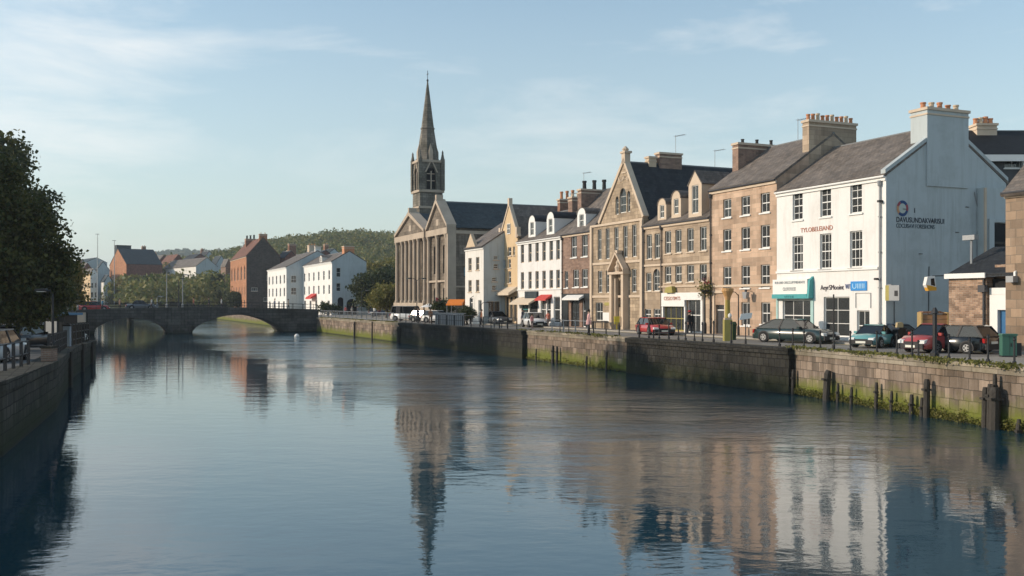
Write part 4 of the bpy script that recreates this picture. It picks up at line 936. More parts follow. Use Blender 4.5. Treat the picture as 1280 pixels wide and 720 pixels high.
# --- projecting white house
T8 = 6.7; s0, s1 = S(581.5, T8), S(604.5, T8); c = ctx(s0, T8); w8 = s1-s0
ops = O(c, [587.5, 597], 592, 322, 338, 1.0, bars=(2, 2), fm=M_potb, curt=4) + O(c, [587.5, 597], 592, 350, 365, 1.0, bars=(2, 2), fm=M_potb, curt=4) + [dict(a=c['a'](589), z=.2, w=1.0, h=2.6, kind='door'), dict(a=c['a'](600), z=.2, w=1.0, h=2.4, bars=(2, 2), fm=M_trim)]
rz_ = lambda py: EYE+(HOR-py)*depth(s1, T8+2)/F
rops = [dict(a=T(p_, s1)-T8, z=rz_(b_), w=.55, h=rz_(a_)-rz_(b_), bars=(1, 2)) for (p_, a_, b_) in ((620, 320, 325), (620, 330, 336), (618, 347, 352), (618, 357, 363))]
rops += [dict(a=1.25, z=.6, w=1.4, h=1.9, bars=(2, 1), fm=M_trim, curt=0)]
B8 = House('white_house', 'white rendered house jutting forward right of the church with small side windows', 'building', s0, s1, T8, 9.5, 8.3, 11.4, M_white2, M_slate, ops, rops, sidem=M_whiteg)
q = MB().mat(M_potb).prism([(.4, 8.3), (3.4, 8.3), (1.9, 9.9)], -.1, .25, 'y'); q.build('gablet', B8.root)
B8.chimney(w8-.8, w8-.05, 3.2, 5.0, 10.5, 12.3, M_brick, 3, M_pot)
# ------------------------------------------------------------------ church
def church():
    t0 = T0; sL, sR = S(499, t0), S(563, t0); root = empty('church', W(sL, t0), ANG, 'grey stone church with tall spire, columned front gables and long dark roof', 'church')
    w = sR-sL; a = lambda px: S(px, t0)-sL; z = lambda px, py: Zs(px, py, t0)
    a1, a2 = 0.0, a(536); b1, b2 = a(536.5), w
    e = z(563, 290)
    e1 = 11.6; m1 = (a1+a2)/2; m2 = (b1+b2)/2; zp1 = 14.6; zp2 = 15.0
    DEP = 17
    q = MB().mat(M_church)
    ops = [dict(a=b1+ (b2-b1)*f, z=zz, w=.9, h=hh, kind='void', arch='round') for f in (.28, .72) for (zz, hh) in ((1.2, 3.0), (6.0, 3.6))]
    ops += [dict(a=a1+(a2-a1)*f, z=2.4, w=.8, h=hh, kind='void', arch='round') for f in (.13, .29, .43, .57, .71, .87) for hh in (7.6,)]
    panel(q, M_church, w, 0, e1, ops, FR, .5, .5)
    panel(q, M_church, DEP, 0, e1-.6, [dict(a=2.2, z=5.5, w=.9, h=1.3), dict(a=5, z=2, w=.9, h=5, arch='round'), dict(a=8.2, z=2, w=.9, h=5, arch='round'), dict(a=11.4, z=2, w=.9, h=5, arch='round')], lambda A, d, Z: (w-d, A, Z))
    q.mat(M_church); q.face([(w, 0, e1-.6), (w, DEP, e1-.6), (w, DEP, e1), (w, 0, e1)]); q.face([(0, 0, 0), (0, DEP, 0), (0, DEP, e1), (0, 0, e1)]); q.face([(0, DEP, 0), (w, DEP, 0), (w, DEP, e1), (m2, DEP, zp2), (b1, DEP, e1), (0, DEP, e1)])
    q.build('wall', root)
    g = MB().mat(M_churchd)
    for (x0, x1, xm, zt, fy) in ((a1-.1, a2, m1, zp1, -.6), (b1, b2+.1, m2, zp2+.3, -.4)):
        g.mat(M_church).prism([(x0+.25, e1), (x1-.25, e1), (xm, zt-.4)], fy+.15, .6, 'y'); g.mat(M_churchd)
        for sx, xx in ((1, x0), (-1, x1)):
            g.prism([(xx, e1), (xm, zt-.35), (xm, zt+.2), (xx, e1+.4)], fy-.15, .75, 'y')
        g.box(x0, x1, fy-.1, .1, e1-.75, e1+.02); g.box(xm-.25, xm+.25, fy-.1, .4, zt, zt+.7)
        g.box(xm-.5, xm+.5, fy+.1, fy+.16, e1+.5, e1+1.3)
    g.build('pediment', root)
    q = MB().mat(M_churchd).box(a1-.15, a2+.05, -.8, 0, 0, 2.3).box(b1, w+.15, -.6, 0, 0, 1.9).box(b1, w+.1, -.35, 0, 4.9, 5.15); q.build('plinth', root)
    def col(x, fy, z0, z1, r):
        c = MB().mat(M_churchd).lathe([(r*1.35, z0), (r*1.35, z0+.2), (r*1.05, z0+.35), (r, z0+.5), (r*.86, z1-.6), (r*.9, z1-.5), (r*1.3, z1-.12), (r*1.4, z1)], x, fy, 12); c.build('column', root)
    for f in (.03, .22, .36, .5, .64, .78, .97): col(a1+(a2-a1)*f, -.42, 2.3, e1-.75, .27)
    for f in (.08, .5, .92): col(b1+(b2-b1)*f, -.25, 1.9, e1-.75, .28)
    for x in (w-.35,):
        q = MB().mat(M_churchd).box(x, w+.15, -.4, .7, .1, e1)
    q.build('corner_pier', root)
    rf = MB().mat(M_slateb)
    for (x0, xm, zt, yy) in ((b1-.6, m2, zp2, DEP), (w+.35, m2, zp2, DEP)):
        k = Vector((xm-x0, 0, zt-e1)).normalized(); nn = Vector((-k.z, 0, k.x)); nn = nn if nn.z > 0 else -nn
        rf.prism([(x0, e1-.1), (xm, zt), (xm+nn.x*.15, zt+nn.z*.15), (x0+nn.x*.15, e1-.1+nn.z*.15)], .7, yy, 'y')
    for x0 in (a1-.3, a2+.3):
        k = Vector((m1-x0, 0, zp1-e1)).normalized(); nn = Vector((-k.z, 0, k.x)); nn = nn if nn.z > 0 else -nn
        rf.prism([(x0, e1-.1), (m1, zp1-.1), (m1+nn.x*.15, zp1-.1+nn.z*.15), (x0+nn.x*.15, e1-.1+nn.z*.15)], .7, 8, 'y')
    rf.mat(M_lead).box(m2-.12, m2+.12, .7, DEP, zp2+.05, zp2+.25); rf.build('roof', root)
    MB().mat(M_churchd).box(w, w+.2, .7, DEP, e1-.75, e1-.35).box(w, w+.12, .7, DEP, 4.2, 4.4).build('cornice', root)
    MB().mat(plain('stained_glass', (.16, .3, .36), .2)).box(w-.2, w-.15, 1.85, 2.55, 5.6, 6.7).build('small_window', root)
    # tower
    ty = 4.6; ts = S(534.5, t0+ty)-sL; hw = 1.72; Yt = depth(ts+sL, t0+ty); zz = lambda py: EYE+(HOR-py)*Yt/F
    q = MB().mat(M_spire); z0, z1, z2, z3_ = 9, zz(262), zz(241), zz(203)
    q.box(ts-hw-.15, ts+hw+.15, ty-hw-.15, ty+hw+.15, z0, z1)
    q.mat(M_churchd).box(ts-hw-.3, ts+hw+.3, ty-hw-.3, ty+hw+.3, z1, z1+.3).box(ts-hw-.2, ts+hw+.2, ty-hw-.2, ty+hw+.2, z2-.1, z2+.25)
    q.mat(M_spire).box(ts-hw, ts+hw, ty-hw, ty+hw, z1+.3, z2-.1)
    tower = q.build('tower', root)
    b = MB().mat(M_churchd).box(ts-hw-.2, ts+hw+.2, ty-hw-.2, ty+hw+.2, z3_-.2, z3_+.15); ow = 1.15; zo0 = z2+.35; zo1 = zz(211)
    o_ = [dict(a=hw, z=zo0, w=ow*1.25, h=zo1-zo0, arch='pointed')]
    for fn in (lambda A, d, Z: (ts-hw+A, ty-hw+d, Z), lambda A, d, Z: (ts+hw-d, ty-hw+A, Z), lambda A, d, Z: (ts-hw+d, ty-hw+A, Z), lambda A, d, Z: (ts-hw+A, ty+hw-d, Z)):
        panel(b, M_spire, 2*hw, z2+.25, z3_-.2, o_, fn, .35, .5)
        b.mat(M_churchd)
        for f in (-.12, .12):       # mullion
            pass
        A = [fn(hw-.07, .05, zo0), fn(hw+.07, .05, zo0), fn(hw+.07, .3, zo0), fn(hw-.07, .3, zo0)]; B = [(p[0], p[1], zo1-.5) for p in A]
        for i in range(4): b.face([A[i], A[(i+1) % 4], B[(i+1) % 4], B[i]])
        for zc in (zo0+1.2, zo0+2.2):
            A = [fn(hw-.6, .2, zc), fn(hw+.6, .2, zc), fn(hw+.6, .35, zc), fn(hw-.6, .35, zc)]; B = [(p[0], p[1], zc+.12) for p in A]
            for i in range(4): b.face([A[i], A[(i+1) % 4], B[(i+1) % 4], B[i]])
        # hood gablet
        for sx in (-1, 1):
            P0 = fn(hw+sx*1.0, -.12, zo1-.7); P1 = fn(hw, -.12, zo1+1.3); P2 = fn(hw, -.12, zo1+.95); P3 = fn(hw+sx*.8, -.12, zo1-.7)
            Q = [fn(hw+sx*1.05, .1, zo1-.7), fn(hw, .1, zo1+1.3), fn(hw, .1, zo1+.95), fn(hw+sx*.8, .1, zo1-.7)]
            F_ = [P0, P1, P2, P3]; b.face(F_)
            for i in range(4): b.face([F_[i], F_[(i+1) % 4], Q[(i+1) % 4], Q[i]])
    b.build('belfry', tower)
    for sx in (-1, 1):
        for sy in (-1, 1):
            p = MB().mat(M_spire)
            x, y = ts+sx*(hw-.0), ty+sy*(hw-.0)
            p.box(x-.26, x+.26, y-.26, y+.26, z2+.2, z3_+.3); p.lathe([(.3, z3_+.3), (.24, z3_+.55), (.12, z3_+1.15), (.17, z3_+1.22), (.03, z3_+1.6)], x, y, 6)
            p.build('pinnacle', tower)
    s = MB().mat(M_spire); zt = zz(101); r0 = hw*.92
    s.lathe([(r0*1.06, z3_+.1), (r0*.98, z3_+1.0), (r0*.6, z3_+(zt-z3_)*.40), (r0*.66, z3_+(zt-z3_)*.405), (r0*.66, z3_+(zt-z3_)*.42), (r0*.58, z3_+(zt-z3_)*.425), (.07, zt)], ts, ty, 8)
    for k in range(4):
        an = k*math.pi/2; dx, dy = math.cos(an), math.sin(an)
        cx, cy = ts+dx*(r0*.82), ty+dy*(r0*.82)
        i0 = len(s.v)
        s.mat(M_churchd).box(cx-.3, cx+.3, cy-.3, cy+.3, z3_+.1, z3_+1.5); s.lathe([(.42, z3_+1.5), (.02, z3_+2.6)], cx, cy, 4); s.mat(M_spire)
    s.build('spire', tower)
    MB().mat(M_iron).lathe([(.12, zt-.1), (.16, zt+.1), (.05, zt+.25)], ts, ty, 8).tube([(ts, ty, zt), (ts, ty, zt+1.5)], .04, 5).box(ts-.35, ts+.35, ty-.03, ty+.03, zt+.9, zt+1.0).build('weather_vane', tower)
church()

# ------------------------------------------------------------------ right edge: rear house, brick outbuilding, rubble house
M_black_roof = slate('black_slate', (.022, .024, .028), (.016, .018, .02), la=.05)
Y = 66; x0, x1 = P(1206, Y), P(1320, Y)
H = House('rear_house', 'dark-roofed house with white fascia behind the white gable', 'building', 0, x1-x0, 0, 7, Zp(197, Y), Zp(174, Y)+1.0, M_framed, M_black_roof, [dict(a=P(1266, Y)-x0, z=Zp(210, Y), w=1.1, h=.8, bars=(2, 1), fm=M_trim)], origin=Vector((x0, Y, 0)), rot=0, gut=False, over=.5)
MB().mat(M_trim).box(-.2, x1-x0, -.6, -.5, Zp(197, Y)-.32, Zp(193, Y)-.1).build('fascia_board', H.root)
H.chimney(P(1246, Y)-x0, P(1272, Y)-x0, 2.8, 4.0, Zp(176, Y), Zp(154, Y)+.35, M_ashlar, 4, [M_pot, M_potb, M_pot], .17, .5, along='x')
MB().mat(M_trim).box(P(1276, Y)-x0, x1-x0, -.3, 0, 3, Zp(200, Y)).build('white_bay', H.root)
# brick outbuilding with lean-to
t1 = 8.6; s0 = S(1186, t1); c = ctx(s0, t1); sE = S(1233, t1)
zt = Zs(1200, 347, t1)
w = sE-s0; root = empty('brick_outbuilding', W(s0, t1), ANG, 'low mottled brick outbuilding with dark lean-to roof beside the blue door', 'building')
q = MB().mat(M_brickold); q.prism([(0, 0), (0, zt), (2.9, zt+.05), (2.9, 0)], 0, w, 'x'); q.build('wall', root)
q = MB().mat(M_slated); q.prism([(-.15, zt), (3.2, zt+1.5), (3.2, zt+1.65), (-.15, zt+.16)], -.05, w+1.7, 'x'); q.mat(M_trim).prism([(-.24, zt-.05), (-.24, zt+.2), (-.15, zt+.2), (-.15, zt-.05)], -.08, w+.1, 'x').prism([(-.2, zt-.02), (3.25, zt+1.48), (3.25, zt+1.72), (-.2, zt+.2)], w+1.7, w+1.8, 'x'); q.build('lean_to_roof', root)
MB().mat(M_pipe).tube([(w-.1, -.08, .1), (w-.1, -.08, zt-.1)], .05, 8).box(w-.3, w+.1, -.25, -.02, zt-.75, zt-.4).build('downpipe', root)
q = MB().mat(M_grey).tube([(w*.15, 1.2, zt), (w*.15, 1.2, zt+2.0)], .07, 6).box(w*.15-.4, w*.15+.35, 1.0, 1.3, zt+1.95, zt+2.2); q.build('floodlight_post', root)
# passage back wall, then door bay
q = MB().mat(M_brickold).box(w+.02, w+1.75, .55, .8, 0, zt+.6); q.mat(M_dark).box(w+.02, w+1.75, .4, .5, Zs(1240, 366, t1), zt-.1); q.build('passage_wall', root)
za = Zs(1243, 368, t1)
q = MB().mat(M_trim).box(w+.10, w+.55, .1, .5, .05, za).box(w+1.25, w+1.62, .1, .5, .05, za).box(w+.10, w+1.62, .08, .52, za, za+.32).box(w+.55, w+1.25, .1, .5, za-.75, za); q.build('door_surround', root)
q = MB().mat(plain('blue_door_paint', (.03, .13, .28), .4)).box(w+.55, w+1.25, .3, .38, .05, za-.75); q.build('door', root)
# rubble stone house at the right edge
sR = S(1257, t1-.1)+0; c = ctx(sR, t1-.1)
ze = Zs(1265, 240, t1-.1)
H = House('rubble_house', 'squared rubble sandstone house cut by the right edge of the photo', 'building', sR, sR+7, t1-.1, 3.6, ze, ze+1.7, M_stone_r, M_slate, [dict(a=4.5, z=4.6, w=1, h=1.6, bars=(2, 2)), dict(a=4.5, z=1.1, w=1, h=1.6, bars=(2, 2))], over=.25)
MB().mat(M_grey).box(.3, .7, -.35, -.02, 3.3, 3.6).build('alarm_box', H.root)

# ------------------------------------------------------------------ houses beyond the bridge
def far_house(name, label, px0, px1, t, eave_px, pyE, pyR, rops=(), ops=(), dp=None, pxr=None, wall=M_white, side=M_whiteg, roof=M_slate, **k):
    s0, s1 = S(px0, t), S(px1, t); d_ = dp if dp else T(pxr, s1)-t
    ez = EYE+(HOR-pyE)*depth(s1, t)/F; rz = EYE+(HOR-pyR)*depth(s1, t+d_*k.get('ridge_at', .5))/F
    kw = dict(k)
    return House(name, label, 'building', s0, s1, t, d_, ez, rz, wall, roof, ops, rops, sidem=side, **kw)
def grid(w, n, z0s, ww, hh, x0=0, **k): return [dict(a=x0+(w-x0)*(i+.5)/n, z=z, w=ww, h=hh, **k) for i in range(n) for z in z0s]
t1_ = 9.1
wF1 = S(415, t1_)-S(378, t1_)
F1 = far_house('white_house', 'white house with two dark arches in its shaded gable, just beyond the bridge end', 378, 415, t1_, 0, 327, 314.5, pxr=458, ops=grid(wF1, 6, (3.9, 6.6), 1.3, 1.7, bars=(1, 2), sill=False)+grid(wF1, 5, (.5,), 1.8, 2.2, bars=(2, 1), sill=False),
               rops=[dict(a=1.6, z=.1, w=1.1, h=3.2, kind='void', arch='round'), dict(a=3.7, z=.1, w=2.0, h=2.9, kind='void', arch='round'), dict(a=1.2, z=7.0, w=.8, h=1.7, bars=(1, 2), sill=False), dict(a=1.2, z=4.4, w=.8, h=1.5, bars=(1, 2), sill=False)])
F1.chimney(F1.w-1.8, F1.w-.1, 2.3, 4.2, 10.6, 12.6, M_pot, 0)
MB().mat(M_red).prism([(0, 3.6), (-1.2, 3.0), (-1.2, 3.3), (0, 4.1)], 9, 14, 'x').build('awning', F1.root)
F1.dormer(F1.w*.62, 2.0, 9.9, 11.5, M_white2, 'gable', y=.2)
wF2 = S(358, 5.7)-S(334.5, 5.7)
F2 = far_house('white_house', 'narrow white house wedged between the dark brick gable and the arched white house', 334.5, 358, 5.7, 0, 334, 314, dp=13, ops=grid(wF2, 5, (3.6, 6.3), 1.6, 1.8, bars=(2, 2), sill=False)+grid(wF2, 4, (.4,), 2, 2.2, bars=(2, 1), sill=False), rops=grid(6, 2, (3.9, 6.4), 1.1, 1.5, bars=(2, 2), sill=False))
F2.chimney(F2.w-.8, F2.w-.1, 6.0, 7.2, 10.5, 14.0, M_white2, 0)
wF3 = S(308, 4.7)-S(288, 4.7)
F3 = far_house('warehouse', 'tall orange brick warehouse with a dark stepped gable and chimneys', 288, 308, 4.7, 0, 320, 297, pxr=350, wall=M_brickorange, side=masonry('shade_dark_brick', (.13, .10, .085), (.09, .075, .065), (.12, .11, .1), .3, .1, .012, (.5, .5, .45), .5), roof=M_tile,  # gable brick carries its shade in the colour
               ops=grid(wF3, 5, (8.2,), 1.9, 3.6, arch='pointed', bars=(2, 2), sill=False)+grid(wF3, 6, (4.2,), 1.1, 2.2, bars=(1, 2), sill=False)+grid(wF3, 5, (.6,), 1.6, 2.4, bars=(1, 2), sill=False), rops=[dict(a=2, z=5.2, w=1.6, h=.9, bars=(3, 1)), dict(a=5.5, z=8, w=1, h=1.2, bars=(1, 2)), dict(a=5.0, z=2.6, w=1.5, h=1.0, bars=(2, 1))])
F3.chimney(F3.w-.9, F3.w-.1, 3.2, 5.2, 17.5, 19.6, M_brickorange, 2, M_potb); F3.chimney(F3.w*.3, F3.w*.3+2.2, 2.6, 5.4, 15, 19.5, M_brick, 3, M_potd, .25, 1.0)
def box_house(name, label, pxl, pxc, pxr, Yc, pyE, pyR, wall, side, roof, form='along', n=(3, 2), win=(1.2, 1.7), floors=None, rwin=True, **k):
    """house given by its near corner: lit front from pxl to pxc, shaded end from pxc to pxr"""
    X = P(pxc, Yc); an = R(k.pop('ang', -52)); ex = Vector((math.cos(an), math.sin(an))); ey = Vector((-ex.y, ex.x))
    def run(px, e):
        r = (px-640)/F; return (r*Yc-X)/(e.x-r*e.y)
    w_ = abs(run(pxl, -ex)); d_ = abs(run(pxr, ey))
    ez = EYE+(HOR-pyE)*Yc/F; rz = EYE+(HOR-pyR)*Yc/F
    nf = floors or max(1, int((ez-1)//3.1)); zs = [.9+3.1*i for i in range(nf)]
    ops = [dict(a=w_*(i+.5)/n[0], z=z, w=min(win[0], w_/n[0]*.6), h=win[1], bars=(1, 2), sill=False) for i in range(n[0]) for z in zs if z+win[1] < ez]
    rops = [dict(a=d_*(i+.5)/n[1], z=z, w=min(win[0], d_/n[1]*.5), h=win[1], bars=(1, 2), sill=False) for i in range(n[1]) for z in zs if z+win[1] < ez] if rwin else []
    return House(name, label, 'building', 0, w_, 0, d_, ez, rz, wall, roof, ops, rops, sidem=side, form=form, gut=False, origin=Vector((X-w_*ex.x, Yc-w_*ex.y, 0)), rot=an, **k)
M_brickside = masonry('shaded_red_brick', (.26, .10, .075), (.2, .08, .06), (.2, .16, .13), .25, .09, .01, (.5, .45, .4), .4)  # end-wall brick, coloured darker for the side turned from the sun
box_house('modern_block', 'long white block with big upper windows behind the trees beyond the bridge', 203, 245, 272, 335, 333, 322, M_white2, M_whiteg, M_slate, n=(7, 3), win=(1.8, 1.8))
h_ = box_house('brick_block', 'red brick block with blue slate roof and thin chimney, far left beyond the bridge', 137, 158, 203, 345, 330, 309.5, M_brickorange, M_brickside, M_slateb, form='front', n=(3, 6), cap=False)
h_.chimney(h_.w*.35, h_.w*.35+1.0, 9.2, 10.6, h_.e, h_.r+1.2, M_brick, 2)
box_house('stair_block', 'dark flat-topped block rising behind the red brick block', 143, 146, 164, 372, 307, 307, M_slateb, M_slateb, M_slateb, form='flat', n=(1, 1), rwin=False)
box_house('corner_shop', 'pale grey house with wide dark windows behind the left bridge end', 126, 131, 140, 322, 352, 344, M_white2, M_whiteg, M_slateb, n=(2, 3))
box_house('pink_house', 'small pinkish white house at the far left end beyond the bridge', 102, 113, 122, 325, 342, 336, M_yellow, M_white2, M_slate, n=(3, 2))
box_house('grey_house', 'grey-blue rendered house with a large window left of the brick block', 118, 121, 137, 332, 338, 327, M_white2, M_whiteg, M_slateb, n=(1, 1), win=(3.5, 5), floors=1)
box_house('long_shed', 'long low grey roofed building on the skyline at far left', 84, 108, 134, 395, 328, 322, M_whiteg, M_whiteg, M_slateb, n=(4, 3))
box_house('red_roofed_house', 'house with red clay roof between brick block and white block', 200, 214, 232, 390, 329, 318, M_brick, M_brickside, M_tile, n=(2, 2))
box_house('brick_terrace', 'dark brick terrace with chimneys on the skyline behind the white block', 226, 240, 262, 395, 325, 317, M_brick, M_brickside, M_slated, n=(2, 3))
box_house('grey_terrace', 'grey pointed-roofed house between the white block and the warehouse', 262, 270, 284, 345, 331, 320, M_white2, M_whiteg, M_slateb, n=(2, 2))
h_ = box_house('low_brick_house', 'low brick house tucked against the left side of the orange warehouse', 276, 282, 290, 325, 333, 324, M_brickpink, M_brick, M_slate, n=(2, 1))
h_ = box_house('dark_terrace', 'dark slated terrace roofs peeping between warehouse and white house', 346, 356, 372, 262, 322, 314, M_brick, M_brickside, M_slated, n=(2, 2))
h_.chimney(h_.w*.5, h_.w*.5+1, 2, 4, h_.r-1, h_.r+2, M_brick, 3, M_potd)
h_ = box_house('back_terrace', 'row of dark roofs with pale chimneys behind the arched white house', 372, 396, 418, 225, 321, 313, M_brick, M_brickside, M_slated, n=(2, 2))
h_.chimney(1, 2, 2, 4, h_.r-1, h_.r+1.5, M_ashlar, 3)
for (a_, b_, c_, Y_, e_, r_, w1_, w2_, rf_, lab) in (
    (88, 93, 101, 318, 349, 341, M_whiteg, M_whiteg, M_slateb, 'small grey house at the far left next to the trees'),
    (94, 104, 115, 350, 336, 329, M_brickpink, M_brickside, M_slate, 'brown brick house behind the pinkish white house'),
    (160, 176, 190, 420, 321, 314, M_white2, M_whiteg, M_slateb, 'pale roofline just above the red brick block'),
    (186, 198, 212, 410, 327, 319, M_yellow, M_brickside, M_slate, 'tan house between brick block and red-roofed house'),
    (246, 256, 268, 440, 322, 314, M_white2, M_whiteg, M_slated, 'dark-roofed white house on the skyline right of the white block'),
    (310, 318, 330, 420, 318, 311, M_brickpink, M_brickside, M_slated, 'brown terrace far behind the warehouse'),
    (352, 364, 380, 300, 327, 318, M_brickpink, M_brickside, M_slate, 'brown house between the two white houses, set back'),
    (398, 410, 426, 270, 318, 311, M_white2, M_whiteg, M_slateb, 'slate-roofed white house behind the arched white house'),
    (426, 440, 456, 300, 334, 326, M_brickpink, M_brickside, M_slate, 'brown house right behind the arched white gable')):
    hh_ = box_house('town_house', lab, a_, b_, c_, Y_, e_, r_, w1_, w2_, rf_, n=(2, 2))
    hh_.chimney(.2, 1.2, hh_.d*.5-.6, hh_.d*.5+.6, hh_.r-.8, hh_.r+1.3, M_brick, 2)
# unseen left bank buildings, added to block light behind the big tree
for (x, y, w_, d_, e_, lab, m_) in ((-74, 60, 16, 12, 9.5, 'unseen grey building added behind the big left-bank tree to block light', M_whiteg), (-84, 92, 18, 14, 10, 'unseen stone building added deep behind the left-bank trees to block light', M_stone_b3), (-66, 30, 14, 12, 9, 'unseen building added beyond the left edge behind the trees to block light', M_brick)):
    House('light_blocking_building', lab, 'building', 0, w_, 0, d_, e_, e_+3, m_, M_slated, grid(w_, 4, (1, 4.2), 1.1, 1.6), grid(d_, 3, (1, 4.2), 1.1, 1.6), origin=Vector((x, y, -.4)), rot=R(66), gut=False)
# ------------------------------------------------------------------ foliage
def leaf_arrays(cen, size, flat=0.0):
    n = len(cen); a = rng.normal(size=(n, 3)); a[:, 2] *= (1-flat); a /= np.linalg.norm(a, axis=1)[:, None]
    b = rng.normal(size=(n, 3)); b -= (b*a).sum(1)[:, None]*a; b /= np.linalg.norm(b, axis=1)[:, None]; c = np.cross(a, b)
    s = (size*rng.uniform(.6, 1.3, n))[:, None]
    v = np.stack([cen-b*s-c*s*.55, cen+b*s*.2-c*s*.75, cen+b*s+c*s*.3, cen-b*s*.1+c*s*.8], 1)
    return v.reshape(-1, 3)
def quads_mesh(name, v, m, mats=None, mi=None):
    n = len(v)//4; me = bpy.data.meshes.new(name); me.vertices.add(len(v)); me.vertices.foreach_set('co', np.ascontiguousarray(v, dtype=np.float32).ravel())
    me.loops.add(len(v)); me.loops.foreach_set('vertex_index', np.arange(len(v), dtype=np.int32)); me.polygons.add(n)
    me.polygons.foreach_set('loop_start', np.arange(0, len(v), 4, dtype=np.int32)); me.materials.append(m); me.update(calc_edges=True)
    return me
def crown_points(lobes, n_cl, per, cl_r, shell=.55):
    w = np.array([l[3]**2 for l in lobes]); w = w/w.sum(); idx = rng.choice(len(lobes), n_cl, p=w)
    L_ = np.array([(l[0], l[1], l[2]) for l in lobes])[idx]; Rr = np.array([(l[3], l[3], l[3]*l[4]) for l in lobes])[idx]
    d = rng.normal(size=(n_cl, 3)); d /= np.linalg.norm(d, axis=1)[:, None]; rr = rng.uniform(shell, 1.08, n_cl)[:, None]
    cc = L_+d*Rr*rr; pts = np.repeat(cc, per, 0)+rng.normal(size=(n_cl*per, 3))*cl_r*np.array([1, 1, .6])
    return pts
F_dark = foliage('dark_broadleaf', (.022, .038, .010), (.045, .062, .016), (.12, .11, .03))
F_mid = foliage('mid_broadleaf', (.085, .11, .025), (.17, .17, .04), (.24, .2, .06))
F_gold = foliage('yellowing_broadleaf', (.15, .145, .035), (.24, .19, .045), (.28, .2, .06))
F_deep = foliage('deep_green_trees', (.025, .042, .014), (.045, .06, .02), (.07, .08, .03))
M_bark = plain('bark', (.09, .075, .055), .95, var=.3, bump=.5, bscale=8)
def tree(name, label, x, y, z, h, r, m, n_cl=400, per=24, leaf=.16, cl_r=.4, trunk_h=None, lobes=None, rot=None, group=None, cat='tree'):
    root = empty(name, (x, y, z), rng.uniform(0, 6) if rot is None else rot, label, cat, group)
    th = trunk_h or h*.28
    if lobes is None:
        lobes = [(0, 0, th+(h-th)*.5, r*.72, (h-th)*.5/(r*.72)*.9)]
        for k in range(9):
            a_ = k*2.4+rng.uniform(-.4, .4); zz = th+(h-th)*rng.uniform(.22, .82); rr = r*rng.uniform(.36, .52)
            rad = (r-rr*.9)*math.sqrt(max(.15, 1-((zz-th)/(h-th)*2-1)**2))
            lobes.append((math.cos(a_)*rad, math.sin(a_)*rad, zz, rr, .8))
        lobes.append((0, 0, h-r*.4, r*.42, .9))
    q = MB().mat(M_bark); tr = max(.12, h*.028)
    q.tube([(0, 0, -.2), (.05, .02, th*.5), (0, .1, th), (.1, 0, h*.6)], [tr*1.4, tr, tr*.85, tr*.4], 9)
    for k, l in enumerate(lobes[1:8]):
        q.tube([(0, .05, th*(.8+.03*k)), (l[0]*.5, l[1]*.5, (th+l[2])*.5), (l[0]*.9, l[1]*.9, l[2])], [tr*.55, tr*.35, tr*.12], 6)
    q.build('trunk', root, smooth=True)
    pts = crown_points(lobes, n_cl, per, cl_r); inst(quads_mesh('crown', leaf_arrays(pts, leaf), m), 'crown', root)
    return root
# left bank trees
Y = 54
tree('broadleaf_tree', 'big dark broadleaf tree at the left edge overhanging the promenade', P(-40, Y), Y, -.9, 12.6, 5.0, F_dark, 1500, 30, .115, .33, trunk_h=2.2, rot=0, lobes=[(0, 0, 6.04, 3.42, 1.2), (0.6, 0, 9.21, 2.18, 0.95), (1.4, 0.5, 10.42, 1.09, 0.8), (2.6, 0, 8.28, 1.52, 0.8), (-1, 1, 10.23, 1.52, 0.9), (3.6, 0.2, 6.51, 1.61, 0.9), (4.5, -0.2, 4.65, 1.28, 0.85), (3.9, 0.3, 3.35, 1.42, 0.7), (2.9, -1.6, 4.84, 1.8, 0.9), (4.9, 0.4, 5.67, 0.76, 0.8), (1.5, -2.5, 7.07, 1.71, 0.8), (3.2, -0.5, 2.7, 1.14, 0.6), (-2.5, -1, 7.44, 2.28, 0.9), (-3, 1, 4.65, 2.28, 0.9), (1.5, -2.2, 3.35, 1.61, 0.7), (0.4, -0.4, 11.35, 0.66, 0.8), (3.3, 0.1, 7.44, 0.76, 0.7), (5.3, 0, 3.91, 0.57, 0.7)])
tree('broadleaf_tree', 'lower dark tree just behind the big left-bank tree', P(20, 72), 72, -.6, 8.6, 3.6, F_dark, 900, 24, .14, .4, trunk_h=1.6)
tree('shrub', 'added dark shrubbery filling the shade under the big tree, near mass', P(14, 84), 84, -.6, 3.6, 4.2, F_dark, 260, 24, .14, .4, trunk_h=.4, cat='shrub')  # this and the next two shrubs are added to darken the area under the canopy
tree('shrub', 'added dark shrubbery filling the shade behind the kiosk on the left bank', P(40, 100), 100, -.5, 4.4, 3.6, F_dark, 260, 24, .14, .4, trunk_h=.4, cat='shrub')
tree('shrub', 'added dark shrubbery mass filling the shade at the left edge of the photo behind the silver car', P(-14, 72), 72, -.6, 3.6, 4.0, F_dark, 260, 24, .14, .4, trunk_h=.4, cat='shrub')
tree('broadleaf_tree', 'yellowish tree showing right of the big left-bank tree', P(78, 104), 104, -.4, 7.2, 2.6, F_gold, 240, 20, .16, .35, trunk_h=2)
for k, (x, y, h, r) in enumerate(((-37, 50.5, 16.4, 5.8), (-38, 60, 16.4, 5.4), (-50, 85, 19.2, 6), (-52, 95, 19.6, 6.3), (-55, 105, 20, 6))):
    tree('broadleaf_tree', ('tall tree deep in the left-bank grove, hidden behind the big dark tree', 'tall shading tree behind the big dark tree, upstream side', 'dark tree of the row far along the left bank, nearest one', 'dark tree of the row far along the left bank, middle one', 'dark tree of the row far along the left bank, farthest one')[k], x, y, -.4, h, r, F_dark, 800, 26, .2, .5)
